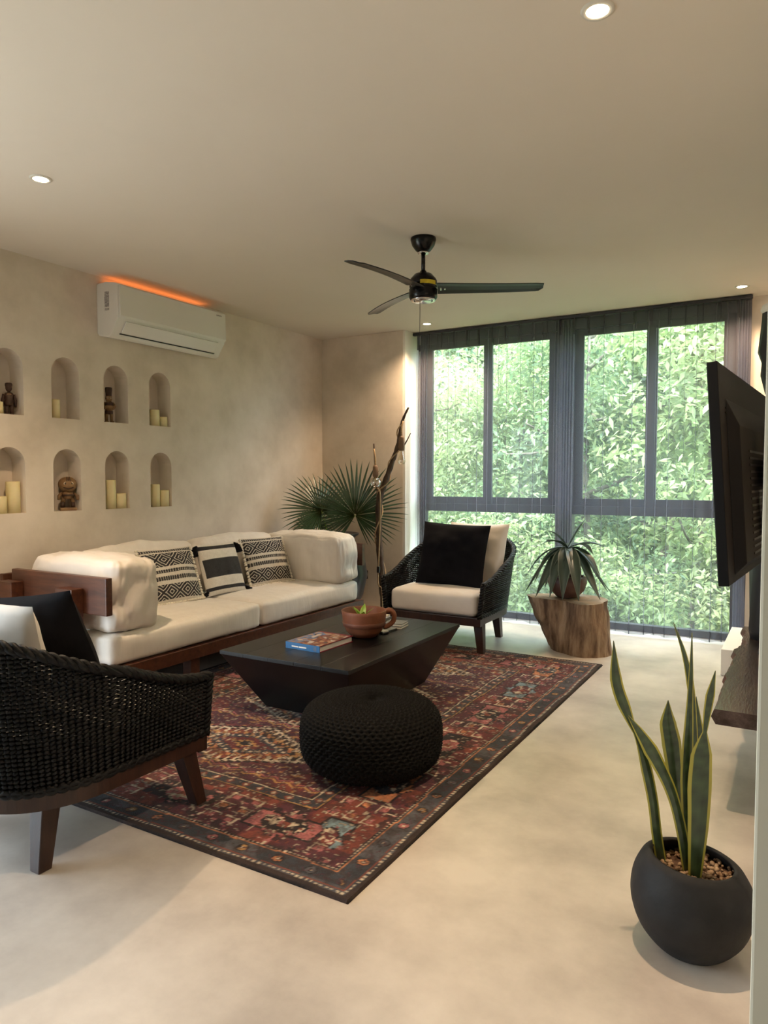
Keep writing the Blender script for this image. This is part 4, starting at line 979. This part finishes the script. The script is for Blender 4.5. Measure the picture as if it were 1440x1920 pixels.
def bulb(px, py0, py1, Y, rnd_, sock0, sock1, name):
    c0 = bp(px, py0, Y); c1 = bp(px, py1, Y); h = c0.z-c1.z
    s0 = bp(px, sock0, Y); s1 = bp(px, sock1, Y)
    lathe('socket', [(0, 0), (.016, .0), (.026, -.02), (.030, -(s0.z-s1.z)*.75), (.026, -(s0.z-s1.z)), (0, -(s0.z-s1.z))], 'socket_wood', bl, 18, c=tuple(s0))
    if rnd_: pf = [(.012, .008), (.020, -.02)]+[(h*.5*math.sin(t), -h*.5+h*.45*math.cos(t)) for t in np.linspace(.5, PI, 14)]
    else: pf = [(.013, .006), (.018, -h*.25), (.033, -h*.62), (.036, -h*.8), (.026, -h*.95), (0, -h)]
    g_ = lathe('bulb', pf, 'bulb_glass', bl, 24, c=tuple(c0))
    V, Fc = [], []
    for q in (-1, 1): tube_vf([c0+Vector((0, 0, .006)), c0+Vector((q*.004, 0, -h*.3)), c0+Vector((q*.012, 0, -h*.75)), c0+Vector((q*.003, 0, -h*.4))], .0016, 5, V, Fc)
    mesh('filament', V, Fc, 'brass_filament', bl, smooth=True)
bulb(704, 893, 917, 5.95, True, 872, 894, 'a'); bulb(753, 846, 871, 5.95, False, 817, 845, 'b')
tube('hanging_cord', spline([bp(701, 842, 5.97), bp(703, 855, 5.95), bp(704, 874, 5.95)], 8), .009, 'jute', bl, 7)
tube('hanging_cord', spline([bp(756, 790, 5.98), bp(753, 803, 5.95), bp(753, 819, 5.95)], 8), .009, 'jute', bl, 7)
hel = []
P_ = spline(main, 90)
for i in range(14, 74):
    a = i*.42; hel.append(P_[i]+Vector((math.cos(a), math.sin(a), 0))*.046*(1-.45*i/90))
tube('wound_cord', hel, .0065, 'jute', bl, 6)
tube('drop_cord', spline([bp(707, 915, 5.95), bp(713, 928, 5.95), bp(712, 1000, 5.95), bp(709, 1075, 5.95), bp(710, 1098, 5.95), bp(716, 1108, 5.95), bp(718, 1180, 5.96)], 26), .0065, 'jute', bl, 6)
sw = bp(709.5, 1068, 5.945); box('cord_switch', sw.x-.014, sw.x+.014, sw.y-.01, sw.y+.01, sw.z-.03, sw.z+.03, 'black_matte', bl, bevel=.003)
ws = empty('wall_socket', (-3.985, YB, .375), label='black wall socket low on the wall behind the branch lamp', cat='wall socket')
box('plate', -.045, .045, -.012, 0, -.045, .045, 'black_matte', ws, bevel=.003); box('insert', -.022, .022, -.015, -.012, -.026, .026, 'black_gloss', ws, bevel=.001)

# ================================================================== TELEVISION SIDE
tv = empty('television', (-.188, 3.11, 1.41), label='large flat television swung out on its arm and seen from behind', cat='television')
tv.rotation_euler = (Matrix.Rotation(math.radians(-4.1), 3, 'Z') @ Matrix.Rotation(math.radians(-4.0), 3, 'Y')).to_euler()
box('screen', -.022, -.020, -.605, .605, -.345, .345, 'tv_screen', tv); box('bezel', -.020, .012, -.615, .615, -.358, .358, 'tv_plastic', tv, bevel=.003)
bm = bmesh.new(); hexa(bm, [(.012, -.50, -.335), (.012, .50, -.335), (.045, .46, -.30), (.045, -.46, -.30), (.012, -.50, .25), (.012, .50, .25), (.045, .46, .16), (.045, -.46, .16)])
bc = bmobj('back_cover', bm, 'tv_plastic', tv, bevel=.004)
for k in range(16): box('vent_rib', .044, .047, -.28, .32, -.285+.024*k, -.277+.024*k, 'steel_dark', bc)
for z_ in (.20, .215): box('seam_groove', .0115, .0135, -.52, .52, z_, z_+.004, 'black_gloss', tv)
am = empty('mount_bracket', (XR, 3.20, 1.42), label='dark jointed wall bracket holding the television', cat='wall bracket')
box('wall_plate', -.02, 0, -.06, .06, -.22, .22, 'steel_dark', am, bevel=.002)
for sy in (-.16, .16): box('mount_rail', -.272, -.250, sy-.02, sy+.02, -.23, .23, 'steel_dark', am, bevel=.002)
box('mount_plate', -.250, -.238, -.19, .19, -.06, .06, 'steel_dark', am, bevel=.002)
tube('upper_arm', [(-.015, 0, .03), (-.16, .16, .03)], .018, 'steel_dark', am, 10); tube('fore_arm', [(-.16, .16, -.03), (-.242, 0, -.03)], .018, 'steel_dark', am, 10)
tube('pivot', [(-.16, .16, -.06), (-.16, .16, .06)], .024, 'steel_dark', am, 12)

sb = empty('slab_bench', (-.09, 4.0, .40), label='dark live edge wooden slab shelf below the television', cat='shelf')
N = 40; V = []
for i in range(N+1):
    t = i/N; y = -.86+t*1.86
    e = -.212+.004*t+.030*snoise((0, y, 0), 3.3)*min(1, t*5)+.030*snoise((0, y, 4), 9)*min(1, t*4)-(.0 if t < .55 else .012*math.sin((t-.55)*19))
    V += [(e+.018, y, 0), (e, y, .030), (e+.012, y, .062), (.228, y, .062), (.228, y, 0)]
Fc = [];  Fe = []
for i in range(N):
    for k in range(5):
        f = (i*5+k, i*5+(k+1) % 5, (i+1)*5+(k+1) % 5, (i+1)*5+k); (Fe if k in (0, 1) else Fc).append(f)
Fc += [(0, 4, 3, 2, 1), (N*5, N*5+1, N*5+2, N*5+3, N*5+4)]
mesh('slab', V, Fc, 'slab_wood', sb); mesh('live_edge', V, Fe, 'slab_edge', sb)
for y in (-.5, .6): box('bracket', .06, .228, y-.02, y+.02, -.12, 0, 'steel_dark', sb)
pl = box('low_plinth', -.475, -.30, 5.52, 6.40, 0, .186, 'white_and_daylit', bevel=.004); tag(pl, 'low pale plastered plinth on the floor beyond the slab shelf', 'plinth')
sc_ = empty('carved_totem', (-.115, 4.72, .462), label='tall blackened carved wooden totem standing on the slab shelf', cat='sculpture')
def totem(name, prof, m, seg=14):
    V = []; n = len(prof)
    for k in range(seg):
        a = 2*PI*k/seg
        for r, z in prof: q = r*(1+.10*math.cos(3*a+z*9)); V.append((q*math.cos(a), q*math.sin(a), z))
    return mesh(name, V, grid_faces(seg, n, True)+[tuple(k*n+n-1 for k in range(seg)), tuple(k*n for k in reversed(range(seg)))], m, sc_, smooth=True)
totem('base_block', [(.15, 0), (.155, .05), (.15, .50), (.12, .56)], 'black_matte'); totem('body', [(.09, .55), (.10, .75), (.13, .95), (.10, 1.05), (.085, 1.20), (.105, 1.32), (.095, 1.38)], 'carved_dark')
totem('head', [(.07, 1.37), (.10, 1.42), (.118, 1.52), (.110, 1.60), (.125, 1.66), (.110, 1.84), (.112, 1.885)], 'black_matte')
lathe('cap', [(0, 1.885), (.118, 1.885), (.125, 1.90), (.118, 1.925), (.03, 1.93), (0, 1.93)], 'cream_yarn', sc_, 24)
tube('rope_tail', [(.03+.012*math.cos(i*1.1), .012*math.sin(i*1.1), 1.925+.011*i) for i in range(36)], .018, 'jute', sc_, 7)
for (y, z, sz, lb) in ((4.30, .462, .10, 'dark wedge shaped ornament with a pale edge on the slab shelf'),):
    o = empty('wedge_ornament', (-.135, y, z), label=lb, cat='ornament')
    bm = bmesh.new(); hexa(bm, [(-.055, -.05, 0), (.07, -.05, 0), (.07, .09, 0), (-.05, .09, 0), (-.01, -.02, .20), (.07, -.02, .20), (.07, .05, .20), (.0, .05, .20)]); bmobj('body', bm, 'black_matte', o, bevel=.004)
    box('pale_edge', -.075, -.02, -.03, .03, .16, .185, 'white_and_daylit', o, bevel=.003, rot=(0, math.radians(28), 0)); box('pale_top', -.03, .07, -.035, .06, .20, .245, 'socket_wood', o, bevel=.004)

# ================================================================== SNAKE PLANT
PX, PY = -.258, 2.255
sn = empty('snake_plant_pot', (PX, PY, 0), label='round black clay pot with a tall yellow edged snake plant on the floor', cat='potted plant')
def tilt_pot():
    pf = [(0, 0), (.075, 0), (.105, .012), (.150, .075), (.172, .155), (.168, .225), (.145, .283), (.128, .303), (.118, .306), (.112, .298), (.128, .27), (.14, .24), (0, .236)]
    pf = [(max(0, p.x), p.y*.875) for p in spline([(r, z, 0) for r, z in pf[:-1]], 70)]+[(0, .206)]
    o = lathe('pot', pf, 'pot_black', sn, 64)
    for v in o.data.vertices:
        k = max(0, v.co.z-.13)/.17; v.co.z -= (v.co.x*.86+v.co.y*.5)*.13*k
    return o
tilt_pot()
lathe('soil', [(0, .216), (.130, .216)], 'soil', sn, 30)
V, Fc = [], []
for k in range(240):
    a = random.uniform(0, 2*PI); r = .13*math.sqrt(random.random()); s_ = random.uniform(.004, .0095); b = random.uniform(0, PI)
    c = Vector((r*math.cos(a), r*math.sin(a), .220+random.uniform(0, .006))); d = Vector((math.cos(b), math.sin(b), random.uniform(-.3, .3)))*s_
    tube_vf([c-d, c-d*.3, c+d*.5, c+d], [s_*.3, s_*.8, s_*.75, s_*.25], 6, V, Fc)
mesh('gravel', V, Fc, 'pebble', sn, smooth=True)['kind'] = 'stuff'
def sp_(x, y, Y): return aty(1100+x/2.629, 1150+y/2.629, Y)-Vector((PX, PY, 0))
SN = [  # crop pixels, widths (m), depth
 ([(378, 1270), (350, 1100), (325, 900), (272, 670), (205, 500), (150, 340), (133, 135)], [.014, .014, .014, .015, .006, .017, .016, .001], 2.27, .1),
 ([(505, 1290), (468, 1060), (420, 880), (345, 720), (272, 600), (205, 505)], [.013, .014, .014, .016, .020, .012, .002], 2.25, .1),
 ([(512, 1290), (475, 1050), (448, 850), (425, 650), (405, 540), (402, 428)], [.015, .017, .020, .026, .022, .001], 2.33, .0),
 ([(520, 1300), (505, 1000), (500, 750), (508, 520), (515, 330), (520, 95)], [.016, .017, .018, .014, .009, .006, .001], 2.27, .0),
 ([(538, 1300), (558, 1050), (568, 800), (578, 640), (592, 530), (610, 420), (635, 283)], [.017, .026, .031, .027, .006, .010, .012, .001], 2.24, .0),
 ([(518, 1290), (530, 900), (532, 620), (520, 400), (485, 210), (428, 45)], [.012, .013, .012, .009, .010, .006, .001], 2.36, .0),
 ([(524, 1290), (552, 900), (558, 640), (540, 410)], [.013, .018, .018, .001], 2.38, .0)]
for pts, wd, Y, tw in SN:
    P = [sp_(x, y, Y) for x, y in pts]; P[0].z = min(P[0].z, .215); wd = [q*1.18 for q in wd]
    V, Fc, C = [], [], []
    leaf_vf(P, wd, (.84, .52, 0), V, Fc, C, (.045, .082, .030), (.40, .36, .055), fold=.30, edge=.74, n=34, band=1)
    mesh('leaf', V, Fc, 'leaf_plant', sn, smooth=True, col=C)
